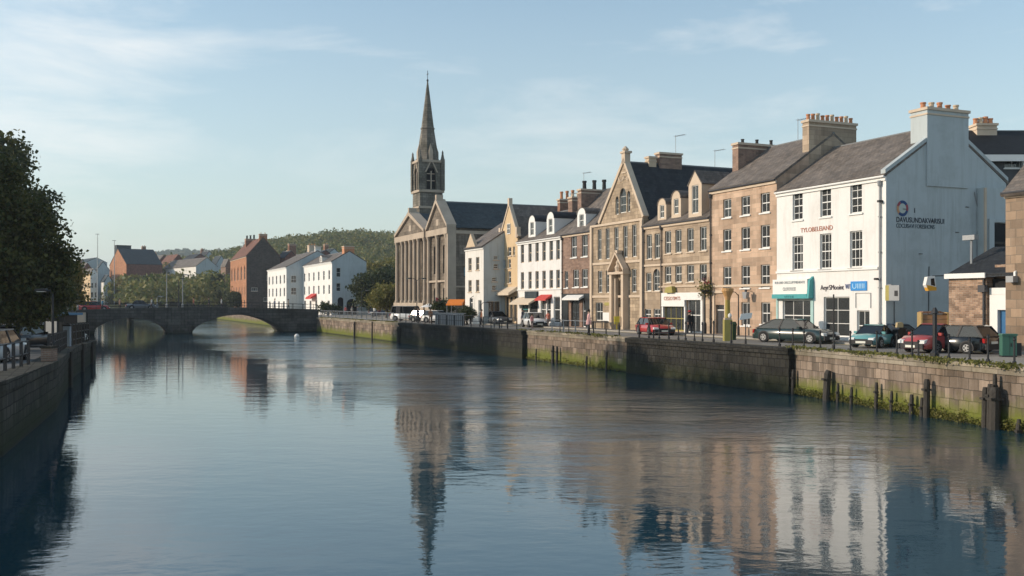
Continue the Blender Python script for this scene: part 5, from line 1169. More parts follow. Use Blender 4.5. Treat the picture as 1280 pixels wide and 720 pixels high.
# trees by the church and F1
for k, (px, Y, h, r, m, lab) in enumerate((
    (470, 168, 8.2, 4.2, F_deep, 'dark green tree close to the shaded white gable'), (484, 182, 8.8, 4.8, F_deep, 'tall dark tree between white house and church'), (497, 175, 8.4, 4.6, F_deep, 'dark tree touching the church corner'),
    (483, 150, 4.8, 2.6, F_mid, 'light green small tree in front of the dark trees beside the church'), (497, 152, 3.6, 1.8, F_mid, 'low leafy bush-like tree next to the church columns'),
    (476, 215, 11.5, 5, F_mid, 'taller yellow green tree behind the dark trees'), (492, 230, 13, 5.5, F_mid, 'tall olive tree rising left of the church columns'), (462, 240, 11.8, 5, F_mid, 'olive tree above the right end of the white gable roof'))):
    tree('broadleaf_tree', lab, P(px, Y), Y, 0, h, r, m, 330, 24, .24 if Y > 160 else .16, .5, trunk_h=1.2)
far = [(143, 236, 7.6, 3.4), (156, 238, 8.6, 3.6), (169, 238, 9.2, 3.8), (182, 240, 8.8, 3.6), (195, 238, 9.4, 3.9), (208, 240, 9.0, 3.7), (221, 242, 9.6, 3.7), (270, 236, 9.4, 3.4), (283, 232, 4.6, 2.6), (294, 232, 4.8, 2.6)]
ordn = ['first', 'second', 'third', 'fourth', 'fifth', 'sixth', 'seventh', 'eighth']
for k, (px, Y, h, r) in enumerate(far):
    lab = ('%s tree from the left in the row above the bridge left arch' % ordn[k]) if k < 7 else ('light tree standing alone left of the orange warehouse', 'dark clipped bush below the orange warehouse, left one', 'dark clipped bush below the orange warehouse, right one')[k-7]
    Y2 = 322+(px % 7) if px < 240 else {270: 302, 283: 292, 294: 258}[px]; h *= Y2/Y*.92; r *= Y2/Y*.74; Y = Y2
    tree('roadside_tree', lab, P(px, Y), Y, 0, h, r, (F_mid, F_gold, F_mid, F_deep)[k % 4] if k < 8 else F_deep, 420, 26, .24, .6, trunk_h=1.3, group='trees beyond the bridge')
tree('shrub', 'dark shrub growing against the church columns', P(553, 117)+0, 117, 0, 2.8, 1.3, F_deep, 90, 20, .12, .25, trunk_h=.4, cat='shrub')
tree('shrub', 'round dark shrub in the street left of the white projecting house', P(584, 102), 102, 0, 1.9, .9, F_deep, 90, 20, .08, .18, trunk_h=.5, cat='shrub')
tree('shrub', 'green shrub beside the bollards below the arched white gable', P(410, 158), 158, 0, 2.2, 1.8, F_deep, 70, 20, .14, .3, trunk_h=.3, cat='shrub')
# hill woodland: thousands of crowns as one mass
def woodland(name, n, fx, fy, zfn, s0, s1, per, leaf, m, ymin=None):
    x = rng.uniform(fx[0], fx[1], n); y = fy[0]+(fy[1]-fy[0])*rng.uniform(0, 1, n)**.8
    k = (np.abs(x/y*F+0) < 1e9); px = 640+x/y*F; k = (px > 150) & (px < 620); x, y = x[k], y[k]; n = len(x)
    r = rng.uniform(s0, s1, n); z = zfn(x, y)
    d = rng.normal(size=(n*per, 3)); d /= np.linalg.norm(d, axis=1)[:, None]; d[:, 2] = np.abs(d[:, 2])*1.1-.15
    R_ = np.repeat(r, per); C_ = np.repeat(np.stack([x, y, z+r*.55], 1), per, 0)
    bump = 1+.18*np.sin(d[:, 0]*5+R_*9)*np.cos(d[:, 1]*6+R_*4)
    pts = C_+d*(R_*bump)[:, None]*np.array([1, 1, 1.15])*rng.uniform(.82, 1.02, n*per)[:, None]
    me = quads_mesh(name, leaf_arrays(pts, leaf), m); o = inst(me, name); tag(o, kind='stuff'); return o
F_hill = foliage('hill_woodland', (.06, .10, .03), (.15, .18, .05), (.24, .21, .07))
F_hill2 = foliage('hill_woodland_dark', (.05, .08, .035), (.10, .12, .05), (.14, .14, .06))
woodland('woodland', 5200, (-330, 60), (268, 700), hill_z, 3.4, 6.4, 120, .62, F_hill)
woodland('far_woodland', 5200, (-900, 60), (1250, 1720), far_z, 8, 13, 26, 4.2, F_hill2)

# ------------------------------------------------------------------ quay dressing
F_weed = foliage('quay_weed', (.07, .085, .015), (.15, .16, .03), (.19, .17, .05))
def wall_pt(px, t=0): s = S(px, t); return s
def q_at(Yv):      # x of the right quay face at depth Yv
    for (xa, ya), (xb, yb) in zip(RB[:-1], RB[1:]):
        if ya <= Yv <= yb: return xa+(xb-xa)*(Yv-ya)/(yb-ya)
def q_px(px, off=0):   # point on the quay edge seen at column px, moved off metres towards the land
    lo, hi = 20, 222
    for _ in range(40):
        mid = (lo+hi)/2
        if 640+F*(q_at(mid)+off*NX)/(mid+off*NY) > px: lo = mid
        else: hi = mid
    return q_at(lo)+off*NX, lo+off*NY
def weeds(name, pts, leaf, spread, m, per=26):
    c = np.array(pts); p = np.repeat(c, per, 0)+rng.normal(size=(len(c)*per, 3))*np.array(spread); tag(inst(quads_mesh(name, leaf_arrays(p, leaf), m), name), kind='stuff')
pts = []
for k in range(300):
    Yv = rng.uniform(33, 48.3) if rng.random() < .8 else rng.uniform(64, 78); pts.append((q_at(Yv)-.08, Yv, WATER+.10+abs(rng.normal())*.12))
for k in range(60):
    Yv = rng.uniform(78, 108) ; pts.append((q_at(Yv)-.08, Yv, WATER+.25))
weeds('tidal_weed', pts, .038, (.08, .22, .07), F_weed)
pts = []
for px in list(rng.uniform(1040, 1280, 34))+list(rng.uniform(650, 775, 16))+list(rng.uniform(400, 497, 30))+list(rng.uniform(985, 1040, 8)):
    x, y = q_px(px, rng.uniform(.0, .3)); pts.append((x, y, .15))
for px in (1075, 1170, 1178, 1255, 1262, 745, 752):
    for k in range(3): x, y = q_px(px+k*1.5, .03); pts.append((x, y, .1))
weeds('quay_grass', pts, .055, (.20, .35, .035), F_weed, 40)
# timber piles and fenders against the wall
piles = [(1033, 463, .17, 0, 'leaning tall timber pile standing clear of the weedy wall'), (1047, 479, .07, 0, 'short thin timber fender right of the leaning pile'), (1064, 484, .07, 0, 'second short timber fender right of the leaning pile'), (1095, 478, .08, 0, 'thin upright timber fender on the weedy wall'), (1114, 489, .07, 0, 'stubby timber fender half hidden in weed'), (1139, 493, .09, 0, 'short thick timber fender before the square post'), (1158, 474, .13, 0, 'tall square timber post right of the weedy fenders'), (1152, 497, .08, 0, 'short stump beside the tall square timber post'), (1231, 484, .12, 0, 'left timber of the big pile cluster at the right'), (1237, 480, .11, .1, 'pale middle timber of the big pile cluster at the right'), (1243, 484, .2, 0, 'thick black pile of the cluster at the right'), (1243, 468, .08, -.3, 'thin post fixed to the wall above the pile cluster'), (1273, 524, .09, 0, 'stump in the weed near the right edge'),
         (991, 462, .08, 0, 'thin pile at the right end of the dark quay length'), (758, 440, .07, 0, 'thin pile left of the dark quay length'), (733, 445, .08, 0, 'short fender below the woman on the quay'), (691, 432, .12, 0, 'thick dark fender, left of a close pair'), (696, 433, .1, 0, 'dark fender, right of a close pair'), (499, 408, .3, 0, 'stout black pile at the left end of the far dark quay'), (670, 436, .06, 0, 'thin dark fender right of the far dark quay'), (465, 402, .1, 0, 'thin post on the pale wall left of the far dark quay'), (443, 402, .14, 0, 'dark recessed fender on the pale wall near the bridge')]
for px, pyt, r, lean, lab in piles:
    x, y = q_px(px, -.16-r); zt = EYE+(HOR-pyt)*y/F
    q = MB().mat(M_timber); q.tube([(0, 0, -4-0), (.0, 0, WATER+.2), ((.06 if px == 1033 else .02), 0, zt-.15), ((.12 if px == 1033 else .02), 0, zt)], [r*1.05, r, r*.95, r*.7], 9)
    q.box(-r*1.1, r*1.1, -r*1.1, r*1.1, zt-.45, zt-.37)
    tag(q.build('timber_pile', None, (x, y, 0)), lab, 'pile', 'timber piles along the quay')
# iron posts on the quay edge
posts = [(700, 1.0), (711, .9), (799, 1.0), (811, .85), (824, .85), (836, 1.0), (848, 1.0), (857, 1.1), (868, 1.05), (878, 1.1), (892, 1.2), (914, 1.2), (974.5, .95), (991, .95), (1005, .85), (1025.5, .9), (1063, .95), (1096, 1.0), (1121, .95), (1140, 1.1), (1148, .7), (1186, 1.0), (1212, .9), (1235, 1.05), (1268, 1.0)]
near = ['left of the standing woman', 'right of the standing woman', 'at the left wheel of the red hatchback', 'before the red hatchback bonnet', 'at the right wheel of the red hatchback', 'just right of the red hatchback', 'before the white shop window', 'before the white shop door frame', 'left of the dark-dressed trio', 'before the dark-dressed trio', 'below the tall black downpipe', 'right beside the yellow ice-cone pillar', 'before the rear door of the dark green fastback', 'before the headlamp of the dark green fastback', 'at the right end of the dark green fastback bumper', 'below the tall shop window', 'left of the small teal coupe', 'right of the small teal coupe wheel', 'before the white corner strip and black bins', 'left of the red saloon wheel', 'short one under the red saloon door', 'between the red saloon and black hatchback', 'before the black hatchback number plate', 'right of the black hatchback', 'in front of the green cabinet at right']
q = MB().mat(M_iron).lathe([(.06, 0), (.06, .12), (.032, .16), (.028, .86), (.05, .88), (.05, .92), (.03, .96), (.045, 1.0)], 0, 0, 8); post_me = q.mesh('quay_post')
for (px, h), nr in zip(posts, near):
    x, y = q_px(px, .42); o = inst(post_me, 'quay_post', None, (x, y, .12)); o.scale = (1.2, 1.2, h); tag(o, 'thin black iron quay post '+nr, 'post', 'iron posts along the quay edge')
for px, h, r, lab, top in ((932, 1.45, .03, 'thin signpost with a small white plate on the quay', 1), (1042, 2.7, .035, 'tall thin black pole on the quay before the shop window', 0), (1168.5, 1.9, .085, 'stout black finial-topped post before the red saloon', 2)):
    x, y = q_px(px, .5); q = MB().mat(M_iron).lathe([(r*2, .1), (r*2, .35), (r, .45), (r, h), (r*1.8 if top == 2 else r, h+.02), (r*.6, h+.25 if top == 2 else h+.03)], 0, 0, 8)
    if top == 1: q.mat(M_trim).prism([(-.35, h-.05), (.30, h+.05), (.36, h+.35), (-.25, h+.28)], -.04, .02, 'y')
    tag(q.build('pole', None, (x, y, 0)), lab, 'pole')
def railing(name, label, pA, pB, h=1.05, gap=1.6, rails=(.5, 1.0), bars=0, m=None, zA=.12, zB=.12, r=.03, group=None):
    A, B = Vector((pA[0], pA[1], zA)), Vector((pB[0], pB[1], zB)); root = empty(name, A, 0, label, 'railing', group); d = B-A; n = max(1, round(d.length/gap)); q = MB().mat(m or M_iron)
    for k in range(n+1): p = d*(k/n); p_ = MB().mat(m or M_iron).box(p.x-r*1.3, p.x+r*1.3, p.y-r*1.3, p.y+r*1.3, p.z-.1, p.z+h); p_.build('post', root)
    for z in rails: q2 = MB().mat(m or M_iron).tube([(0, 0, z), (d.x, d.y, d.z+z)], r*.8, 6); q2.build('rail', root)
    if bars:
        nb = int(d.length/bars); q = MB().mat(m or M_iron)
        for k in range(nb): p = d*(k/nb); q.tube([(p.x, p.y, p.z+rails[0]), (p.x, p.y, p.z+rails[-1])], r*.35, 4, False)
        o = q.build('bars', root); o['kind'] = 'stuff'
railing('quay_railing', 'grey railing on the pale wall between bridge end and far dark quay', q_px(401, .5), q_px(492, .5), 1.05, 2.4, (.15, 1.0), .5, M_grey)
railing('quay_railing', 'black railing on the far dark quay before the market stalls', q_px(500, .5), q_px(600, .5), 1.0, 2.2, (.5, 1.0), 0)
railing('quay_railing', 'black railing before the parked cars by the white terrace', q_px(604, .5), q_px(646, .5), .95, 1.9, (.5, .95), 0)
railing('quay_railing', 'pale-topped rail before the white terrace and black shop', q_px(690, .5), q_px(735, .5), .95, 2.0, (.9,), 0, M_grey)
railing('quay_railing', 'low rail left of the red hatchback before the gothic hall', q_px(742, .6), q_px(774, .6), .9, 1.6, (.85,), 0)
railing('quay_railing', 'short low rail before the red hatchback', q_px(799, .42), q_px(836, .42), .55, 1.4, (.35,), 0)
# left bank railings
def lb_at(Yv):
    for a_, b_ in zip(LB[:-1], LB[1:]):
        if a_[1] <= Yv <= b_[1]:
            u = (Yv-a_[1])/(b_[1]-a_[1]); return a_[0]+(b_[0]-a_[0])*u, z3(a_)+(z3(b_)-z3(a_))*u
def lbp(Yv, off=.5): x, z = lb_at(Yv); return (x-off, Yv), z
(a_, za), (b_, zb) = lbp(24, .6), lbp(38, .7)
railing('promenade_railing', 'dark post and rail fence at the near left quay edge', a_, b_, 1.0, 1.5, (.5, .98), 0, M_iron, za, zb, .035)
(a_, za), (b_, zb) = lbp(44), lbp(60)
railing('promenade_railing', 'dark railing beyond the brick pier on the left quay', a_, b_, 1.1, 1.6, (.3, .7, 1.05), 0, M_iron, za, zb, .04)
(a_, za), (b_, zb) = lbp(60.5), lbp(76)
railing('promenade_railing', 'heavy timber-like railing at the far tip of the left quay', a_, b_, 1.5, 2.2, (.4, .9, 1.4), 0, M_timber, za, zb, .06)
(a_, za) = lbp(41, .3)
q = MB().mat(M_brickpink).box(-.2, .2, -.3, .3, -.1, .6); q.mat(M_quayl).box(-.24, .24, -.34, .34, .6, .68)
tag(q.build('brick_pier', None, (a_[0], a_[1], za)), 'short red brick pier at the left quay edge', 'pier')
for k, Yv in enumerate((52, 64, 72)):
    x, z = lb_at(Yv); q = MB().mat(M_timber).box(-.06, .1, -.09, .09, -4, z+.05+.1*(k % 2))
    tag(q.build('timber_fender', None, (x+.1, Yv, 0)), ordn[k]+' timber fender counted from the near end of the left quay', 'fender', 'timber fenders on the left quay')

# ------------------------------------------------------------------ cars
M_tyre = plain('tyre_rubber', (.012, .012, .013), .85); M_rim = plain('wheel_rim', (.35, .36, .37), .35, .8); M_lampc = plain('headlamp_glass', (.75, .76, .74), .1, spec=.8); M_lampr = plain('tail_lamp', (.35, .01, .01), .2); M_plate = plain('number_plate', (.7, .7, .62), .5); M_plast = plain('black_bumper', (.02, .02, .022), .6)
def carpaint(name, col):
    if name in MATS: return MATS[name]
    m, n, b = newmat(name); b.inputs['Base Color'].default_value = c4(col); b.inputs['Roughness'].default_value = .3; b.inputs['Coat Weight'].default_value = .8; b.inputs['Coat Roughness'].default_value = .06
    MATS[name] = m; return m
def car(name, label, cat, x, y, z, yaw, L_=4.3, Wd=1.75, H=1.42, style='hatch', m=None, group=None):
    """local +x is the nose"""
    root = empty(name, (x, y, z), yaw, label, cat, group); hl = L_/2; hw = Wd/2; cl = .2
    hood = {'hatch': .24, 'fastback': .27, 'estate': .26, 'saloon': .27, 'coupe': .26, 'van': .10}[style]; bt = {'hatch': .0, 'fastback': .02, 'estate': -.01, 'saloon': .2, 'coupe': .14, 'van': -.01}[style]
    belt = H*.60 if style != 'van' else H*.5
    # side profile of the lower body (x, top z)
    xs = [-hl, -hl+.06, -hl+.25, -hl+L_*max(bt, .06), -hl*.2, hl-L_*hood-.1, hl-L_*hood*.5, hl-.22, hl-.05, hl]
    tops = [belt*.62, belt*.9, belt*.97, belt, belt, belt, belt*.95, belt*.84, belt*.68, belt*.5]
    wid = [.86, .93, .97, 1, 1, 1, .99, .95, .88, .82]
    def ring(x, t, w):
        w *= hw; return [(x, -w*.96, cl), (x, -w, cl+.16), (x, -w, t*.62), (x, -w*.97, t*.86), (x, -w*.86, t), (x, 0, t+.03), (x, w*.86, t), (x, w*.97, t*.86), (x, w, t*.62), (x, w, cl+.16), (x, w*.96, cl)]
    b = MB().mat(m); rings = [ring(*q) for q in zip(xs, tops, wid)]; n = len(rings[0])
    i0 = len(b.v)
    for r_ in rings: b.v += r_
    for i in range(len(rings)-1):
        for j in range(n-1): b.f.append((i0+i*n+j, i0+i*n+j+1, i0+(i+1)*n+j+1, i0+(i+1)*n+j)); b.m.append(b.cur)
        b.f.append((i0+i*n+n-1, i0+i*n, i0+(i+1)*n, i0+(i+1)*n+n-1)); b.m.append(b.cur)
    b.f.append(tuple(range(i0, i0+n))); b.m.append(b.cur); e = i0+(len(rings)-1)*n; b.f.append(tuple(range(e+n-1, e-1, -1))); b.m.append(b.cur)
    # greenhouse
    xr0 = -hl+L_*(bt if bt > 0 else .015)+.05; xr1 = xr0+(1.15 if style == 'fastback' else .45 if style in ('hatch', 'saloon') else .75 if style == 'coupe' else .18); xf0 = hl-L_*hood+.02; xf1 = xf0-(.75 if style != 'van' else .45)
    g0, g1 = hw*.88, hw*.72
    rz = H-.05
    # roof and pillars
    b.mat(m).prism([(xr1-.05, rz), (xf1+.05, rz), (xf1-.1, H), (xr1+.15, H)], -g1-.01, g1+.01, 'y')
    for sy in (-1, 1):
        b.mat(M_plast)
        def pil(xa, xb, w_=.05):
            q = [Vector((xa-w_, sy*g0, belt-.02)), Vector((xa+w_, sy*g0, belt-.02)), Vector((xb+w_, sy*g1, rz+.01)), Vector((xb-w_, sy*g1, rz+.01))]; o_ = [p+Vector((0, sy*.025, 0)) for p in q]
            b.face(o_); b.face([o_[0], o_[3], q[3], q[0]]); b.face([o_[1], q[1], q[2], o_[2]])
        pil(xr0+.05, xr1, .07); pil(xf0-.05, xf1, .04); pil((xr0+xf0)/2-.05, (xr1+xf1)/2-.05, .05)
        if style in ('estate', 'van'): pil(xr0+(xf0-xr0)*.28, xr1+(xf1-xr1)*.28, .04 if style == 'estate' else .3)
    body = b.build('body', root, smooth=False)
    for i, p in enumerate(body.data.polygons): p.use_smooth = i < (len(rings)-1)*n
    g = MB().mat(M_glassd)
    A = [(xr0, -g0), (xf0, -g0), (xf0, g0), (xr0, g0)]; B = [(xr1, -g1), (xf1, -g1), (xf1, g1), (xr1, g1)]
    for i in range(4):
        j = (i+1) % 4; g.face([(A[i][0], A[i][1], belt-.01), (A[j][0], A[j][1], belt-.01), (B[j][0], B[j][1], rz), (B[i][0], B[i][1], rz)])
    g.face([(xr0, -g0, belt+.02), (xf0, -g0, belt+.02), (xf0, g0, belt+.02), (xr0, g0, belt+.02)])
    g.build('windows', root)
    for sx in (-1, 1):
        for sy in (-1, 1):
            wx = sx*(hl-.82) if style != 'coupe' else sx*(hl-.72); wr = .31 if L_ > 3.5 else .27
            ar = MB().mat(M_plast); ar.prism([(wx+math.cos(t)*(wr+.07), wr+math.sin(t)*(wr+.07)) for t in np.linspace(-.4, math.pi+.4, 14)], sy*(hw-.3), sy*(hw+.006), 'y'); ar.build('wheel_arch', root)
            ty = MB().mat(M_tyre); ty.prism([(math.cos(t)*wr, math.sin(t)*wr) for t in np.linspace(0, 2*math.pi, 18, endpoint=False)], -.1, .1, 'y'); w_ = ty.build('wheel', root, (wx, sy*(hw-.075), wr))
            rm = MB().mat(M_rim); rm.prism([(math.cos(t)*wr*.62, math.sin(t)*wr*.62) for t in np.linspace(0, 2*math.pi, 12, endpoint=False)], sy*.1, sy*.112, 'y'); rm.mat(M_tyre)
            for t in np.linspace(0, 2*math.pi, 5, endpoint=False): cx, cz = math.cos(t)*wr*.38, math.sin(t)*wr*.38; rm.box(cx-.035, cx+.035, sy*.112, sy*.118, cz-.035, cz+.035)
            rm.build('rim', w_)
    for sy in (-1, 1):
        MB().mat(M_lampc).prism([(hl-.2, belt*.62), (hl+.005, belt*.55), (hl-.01, belt*.72), (hl-.24, belt*.8)], sy*hw*.52, sy*hw*.9, 'y').build('headlight', root)
        MB().mat(M_lampr).prism([(-hl-.012, belt*.66), (-hl+.1, belt*.66), (-hl+.12, belt*.92), (-hl+.01, belt*.9)], sy*hw*.6, sy*hw*.93, 'y').build('taillight', root)
        MB().mat(m).box(xf0-.35, xf0-.2, sy*(g0+.02), sy*(g0+.2), belt+.0, belt+.13).build('wing_mirror', root)
    MB().mat(M_plast).box(hl-.12, hl+.05, -hw*.84, hw*.84, cl+.02, cl+.24).build('front_bumper', root); MB().mat(M_plast).box(-hl-.05, -hl+.12, -hw*.86, hw*.86, cl+.02, cl+.26).build('rear_bumper', root)
    MB().mat(M_plate).box(hl+.05, hl+.06, -.26, .26, cl+.06, cl+.17).build('number_plate', root); MB().mat(M_plate).box(-hl-.035, -hl-.012, -.26, .26, belt*.6, belt*.6+.11).build('number_plate', root)
    MB().mat(M_plast).box(hl-.03, hl+.015, -hw*.45, hw*.45, belt*.52, belt*.66).build('grille', root)
    return root
P_green = carpaint('dark_green_paint', (.012, .032, .032)); P_teal = carpaint('pale_teal_paint', (.13, .34, .34)); P_red = carpaint('bright_red_paint', (.42, .02, .018)); P_mar = carpaint('faded_red_paint', (.36, .05, .045)); P_blk = carpaint('black_paint', (.01, .012, .014)); P_wht = carpaint('white_paint', (.7, .7, .68)); P_gry = carpaint('grey_paint', (.10, .11, .12)); P_slv = carpaint('silver_paint', (.4, .41, .42)); P_navy = carpaint('navy_paint', (.015, .03, .06))
def cpos(px, pyb):
    if pyb < 20: Yv = depth(S(px, pyb), pyb)      # small values are metres from the quay edge
    else: Yv = EYE*F/(pyb-HOR)
    return P(px, Yv), Yv
def C(label, px, pyb, yaw, **k):
    x, y = cpos(px, pyb); return car(k.pop('name', 'parked_car'), label, k.pop('cat', 'car'), x, y, .01, R(yaw), **k)
C('long dark green fastback car parked before the white corner building', 994, 428.5, -50, style='fastback', L_=4.75, Wd=1.8, H=1.38, m=P_green)
C('small rounded pale teal coupe beside the white corner strip', 1092, 434.5, -135, style='coupe', L_=2.9, Wd=1.45, H=1.2, m=P_teal)
C('dark car mostly hidden behind the small teal coupe', 1122, 430.5, -68, style='saloon', L_=4.0, Wd=1.6, H=1.15, m=P_navy)
C('faded red saloon parked left of the black hatchback', 1164, 440.5, -150, style='saloon', L_=2.9, Wd=1.6, H=1.35, m=P_mar)
C('black hatchback seen from behind beside the brick outbuilding', 1197, 441, 125, style='hatch', L_=3.5, Wd=1.7, H=1.3, m=P_blk)
C('bright red hatchback facing the camera before the white shop', 819, 418.5, -78, style='hatch', L_=3.9, Wd=1.8, H=1.25, m=P_red)
C('dark car by the projecting white house', 620, 405.5, -60, style='saloon', L_=4.2, H=1.4, m=P_gry)
C('white car with its nose by the blue fascia', 668, 409, -75, style='hatch', L_=3.7, H=1.4, m=P_wht)
C('dark green van parked right of the white car', 690, 405, -60, style='van', L_=4.4, H=1.8, m=P_green, name='parked_van', cat='van')
C('silver car between the dark car and white car', 642, 403.5, -64, style='hatch', L_=3.8, m=P_slv)
C('white van before the church columns', 509, 5.6, -20, style='van', L_=4.2, H=1.9, m=P_wht, name='parked_van', cat='van')
C('dark car right of the white van at the church', 531, 5.2, -40, style='hatch', L_=3.9, m=P_blk)
C('white car under the white parasol before the church', 548, 5.4, -30, style='hatch', L_=3.9, m=P_wht)
C('blue-grey car near the dark trees by the church', 478, 395.5, -10, style='estate', L_=4.3, m=P_navy)
def CL(label, px, Yv, z, yaw, **k): return car('parked_car', label, 'car', P(px, Yv), Yv, z, R(yaw), **k)
CL('silver car cut by the left edge of the photo', -6, 42, -.2, 100, L_=4.2, m=P_slv, style='hatch')
CL('pale car in the shade under the big tree', 14, 66, -.5, 80, L_=4.2, m=P_slv, style='saloon')
CL('dark car beneath the trees on the left bank', 32, 62, -.5, 85, L_=4.2, m=P_blk, style='hatch')
CL('white car by the kiosk on the left promenade', 72, 72, -.62, 20, L_=3.9, m=P_wht, style='hatch')
by = lambda px, off=3: (bridge.matrix_basis @ Vector((bbx(px), off, btop(bbx(px))-.11)))
bridge_yaw = bridge.rotation_euler.z
for px, lab, m_, st in ((118, 'red car at the left end of the bridge', P_red, 'hatch'), (178, 'dark car crossing the bridge above the left arch', P_gry, 'saloon')):
    p = by(px, 4.2); car('car', lab, 'car', p.x, p.y, p.z, bridge_yaw+(0 if px < 200 else math.pi), L_=4.2, H=1.4 if st != 'van' else 1.9, style=st, m=m_)

# ------------------------------------------------------------------ people
SK = plain('skin', (.42, .26, .19), .6, var=.05)
def person(label, x, y, z, yaw, h=1.72, top=(.3, .1, .1), legs=(.03, .03, .04), hair=(.05, .03, .02), walk=.0, arms='down', hat=None, coat=False, group=None):
    k = h/1.72; tm = plain('cloth_%02d%02d%02d' % tuple(int(c*99) for c in top), top, .85); lm = plain('cloth_%02d%02d%02d' % tuple(int(c*99) for c in legs), legs, .85); hm = plain('hair_%02d%02d%02d' % tuple(int(c*99) for c in hair), hair, .8)
    V = []; E = []; Rd = []
    def v(p, r, par=None):
        V.append(tuple(c*k for c in p)); Rd.append(r*k)
        if par is not None: E.append((par, len(V)-1))
        return len(V)-1
    pel = v((0, 0, .93), .135); sp = v((0, .01, 1.12), .125, pel); ch = v((0, .0, 1.32), .15, sp); nk = v((0, 0, 1.47), .06, ch); hd = v((0, -.01, 1.56), .085, nk); hd2 = v((0, -.015, 1.66), .08, hd)
    for sx in (-1, 1):
        st = walk*sx
        hp = v((sx*.095, 0, .86), .095, pel); kn = v((sx*.10, -st*.55-.02, .48), .062, hp); an = v((sx*.10, -st*1.0+max(0, -st)*.0+.02, .09), .042, kn); v((sx*.11, -st*1.0-.13, .035), .036, an)
        sh = v((sx*.17, 0, 1.38), .062, ch)
        if arms == 'bent' and sx > 0: el = v((sx*.23, -.02, 1.12), .046, sh); wr = v((sx*.16, -.24, 1.16), .032, el); dv = Vector((-.3, -.9, .1)).normalized()
        else: el = v((sx*.235, .02+st*.35, 1.11), .046, sh); wr = v((sx*.25, -.04+st*.7, .87), .032, el); dv = Vector((0, -.15, -1)).normalized()
        wp = Vector((V[wr][0]/k, V[wr][1]/k, V[wr][2]/k)); pa = v(wp+dv*.05, .034, wr); pp = wp+dv*.07
        for i, ln in enumerate((.055, .068, .072, .064)):
            off = Vector((0, (i-1.5)*.018, 0)) if abs(dv.z) > .5 else Vector(((i-1.5)*.018, 0, 0))
            f1 = v(pp+off+dv*.02, .010, pa); f2 = v(pp+off+dv*(.02+ln*.5), .009, f1); v(pp+off*1.1+dv*(.02+ln)+Vector((-sx*.012, 0, 0)), .008, f2)
        t1_ = v(wp+dv*.04+Vector((0, -.035, 0)), .011, pa); v(wp+dv*.075+Vector((0, -.05, 0)), .009, t1_)
    me = bpy.data.meshes.new('tmp'); me.from_pydata(V, E, []); o = bpy.data.objects.new('tmp', me); COL.objects.link(o)
    mod = o.modifiers.new('s', 'SKIN'); mod.use_smooth_shade = True; md = o.modifiers.new('u', 'SUBSURF'); md.levels = 1; md.render_levels = 1
    for i, sv_ in enumerate(me.skin_vertices[0].data): sv_.radius = (Rd[i], Rd[i]*(.8 if i in (1, 2) else 1)); sv_.use_root = (i == 0)
    dg = bpy.context.evaluated_depsgraph_get(); bm_ = bpy.data.meshes.new_from_object(o.evaluated_get(dg)); bpy.data.objects.remove(o); bm_.name = 'person'
    bm_.materials.clear()
    for m_ in (SK, tm, lm, M_black): bm_.materials.append(m_)
    for p in bm_.polygons:
        c = p.center/k; ar = abs(c.x) > .205
        p.material_index = 0 if c.z > 1.47 or (ar and c.z < .90) or (arms == 'bent' and c.y < -.2) else 3 if c.z < .075 else 2 if (c.z < .95 and not ar) else 1
    root = inst(bm_, 'person', None, (x, y, z), yaw); tag(root, label, 'person', group)
    q = MB().mat(hm).lathe([(.088*k, 1.60*k), (.10*k, 1.66*k), (.095*k, 1.72*k), (.06*k, 1.765*k), (.01, 1.78*k)], 0, .012*k, 10); q.build('hair', root, smooth=True)
    q = MB().mat(SK).box(-.012*k, .012*k, -.115*k, -.09*k, 1.60*k, 1.635*k); q.mat(M_black).box(-.04*k, -.022*k, -.097*k, -.088*k, 1.64*k, 1.65*k).box(.022*k, .04*k, -.097*k, -.088*k, 1.64*k, 1.65*k); q.mat(plain('lips', (.3, .1, .09), .6)).box(-.02*k, .02*k, -.097*k, -.088*k, 1.575*k, 1.583*k); q.build('face', root)
    if hat: MB().mat(plain('hat_%02d%02d%02d' % tuple(int(c*99) for c in hat), hat, .8)).lathe([(.15*k, 1.70*k), (.15*k, 1.72*k), (.1*k, 1.73*k), (.095*k, 1.82*k), (.02*k, 1.84*k)], 0, 0, 12).build('hat', root)
    if coat: MB().mat(tm).lathe([(.19*k, .74*k), (.165*k, .95*k), (.15*k, 1.05*k)], 0, .0, 12).build('coat_skirt', root)
    return root
def PP(label, px, pyf, yaw, z=0.01, **k):
    Yv = (EYE-z)*F/(pyf-HOR) if pyf > 20 else depth(S(px, pyf), pyf); return person(label, P(px, Yv), Yv, z, R(yaw), **k)
PP('woman in pink and white top and dark trousers standing on the quay edge', 736, 419.5, 100, z=.13, h=1.74, top=(.62, .36, .34), legs=(.02, .02, .025), hair=(.02, .015, .012), walk=.08, arms='bent', coat=True)
PP('dark-dressed person with a red cap outside the white shop', 862, 417.5, 30, h=1.66, top=(.03, .03, .035), legs=(.02, .02, .025), hat=(.4, .03, .03), walk=.1)
PP('dark-dressed person with a yellow hat outside the white shop', 872, 417.5, -20, h=1.62, top=(.02, .025, .02), legs=(.02, .02, .02), hat=(.5, .42, .08), coat=True)
PP('person in a long black coat right of the yellow-hatted one', 883, 417.0, -60, h=1.6, top=(.015, .018, .015), legs=(.02, .02, .02), coat=True, walk=.1)
PP('person in white shirt by the silver car', 646, 404, 20, h=1.75, top=(.7, .68, .62), legs=(.4, .37, .32))
PP('person in dark coat walking before the silver car', 653, 407, 70, h=1.65, top=(.05, .05, .09), legs=(.03, .03, .04), walk=.15, coat=True)
PP('person in brick-red jacket right of the white car', 685, 409.5, -40, h=1.55, top=(.42, .14, .10), legs=(.1, .08, .08), walk=.12)
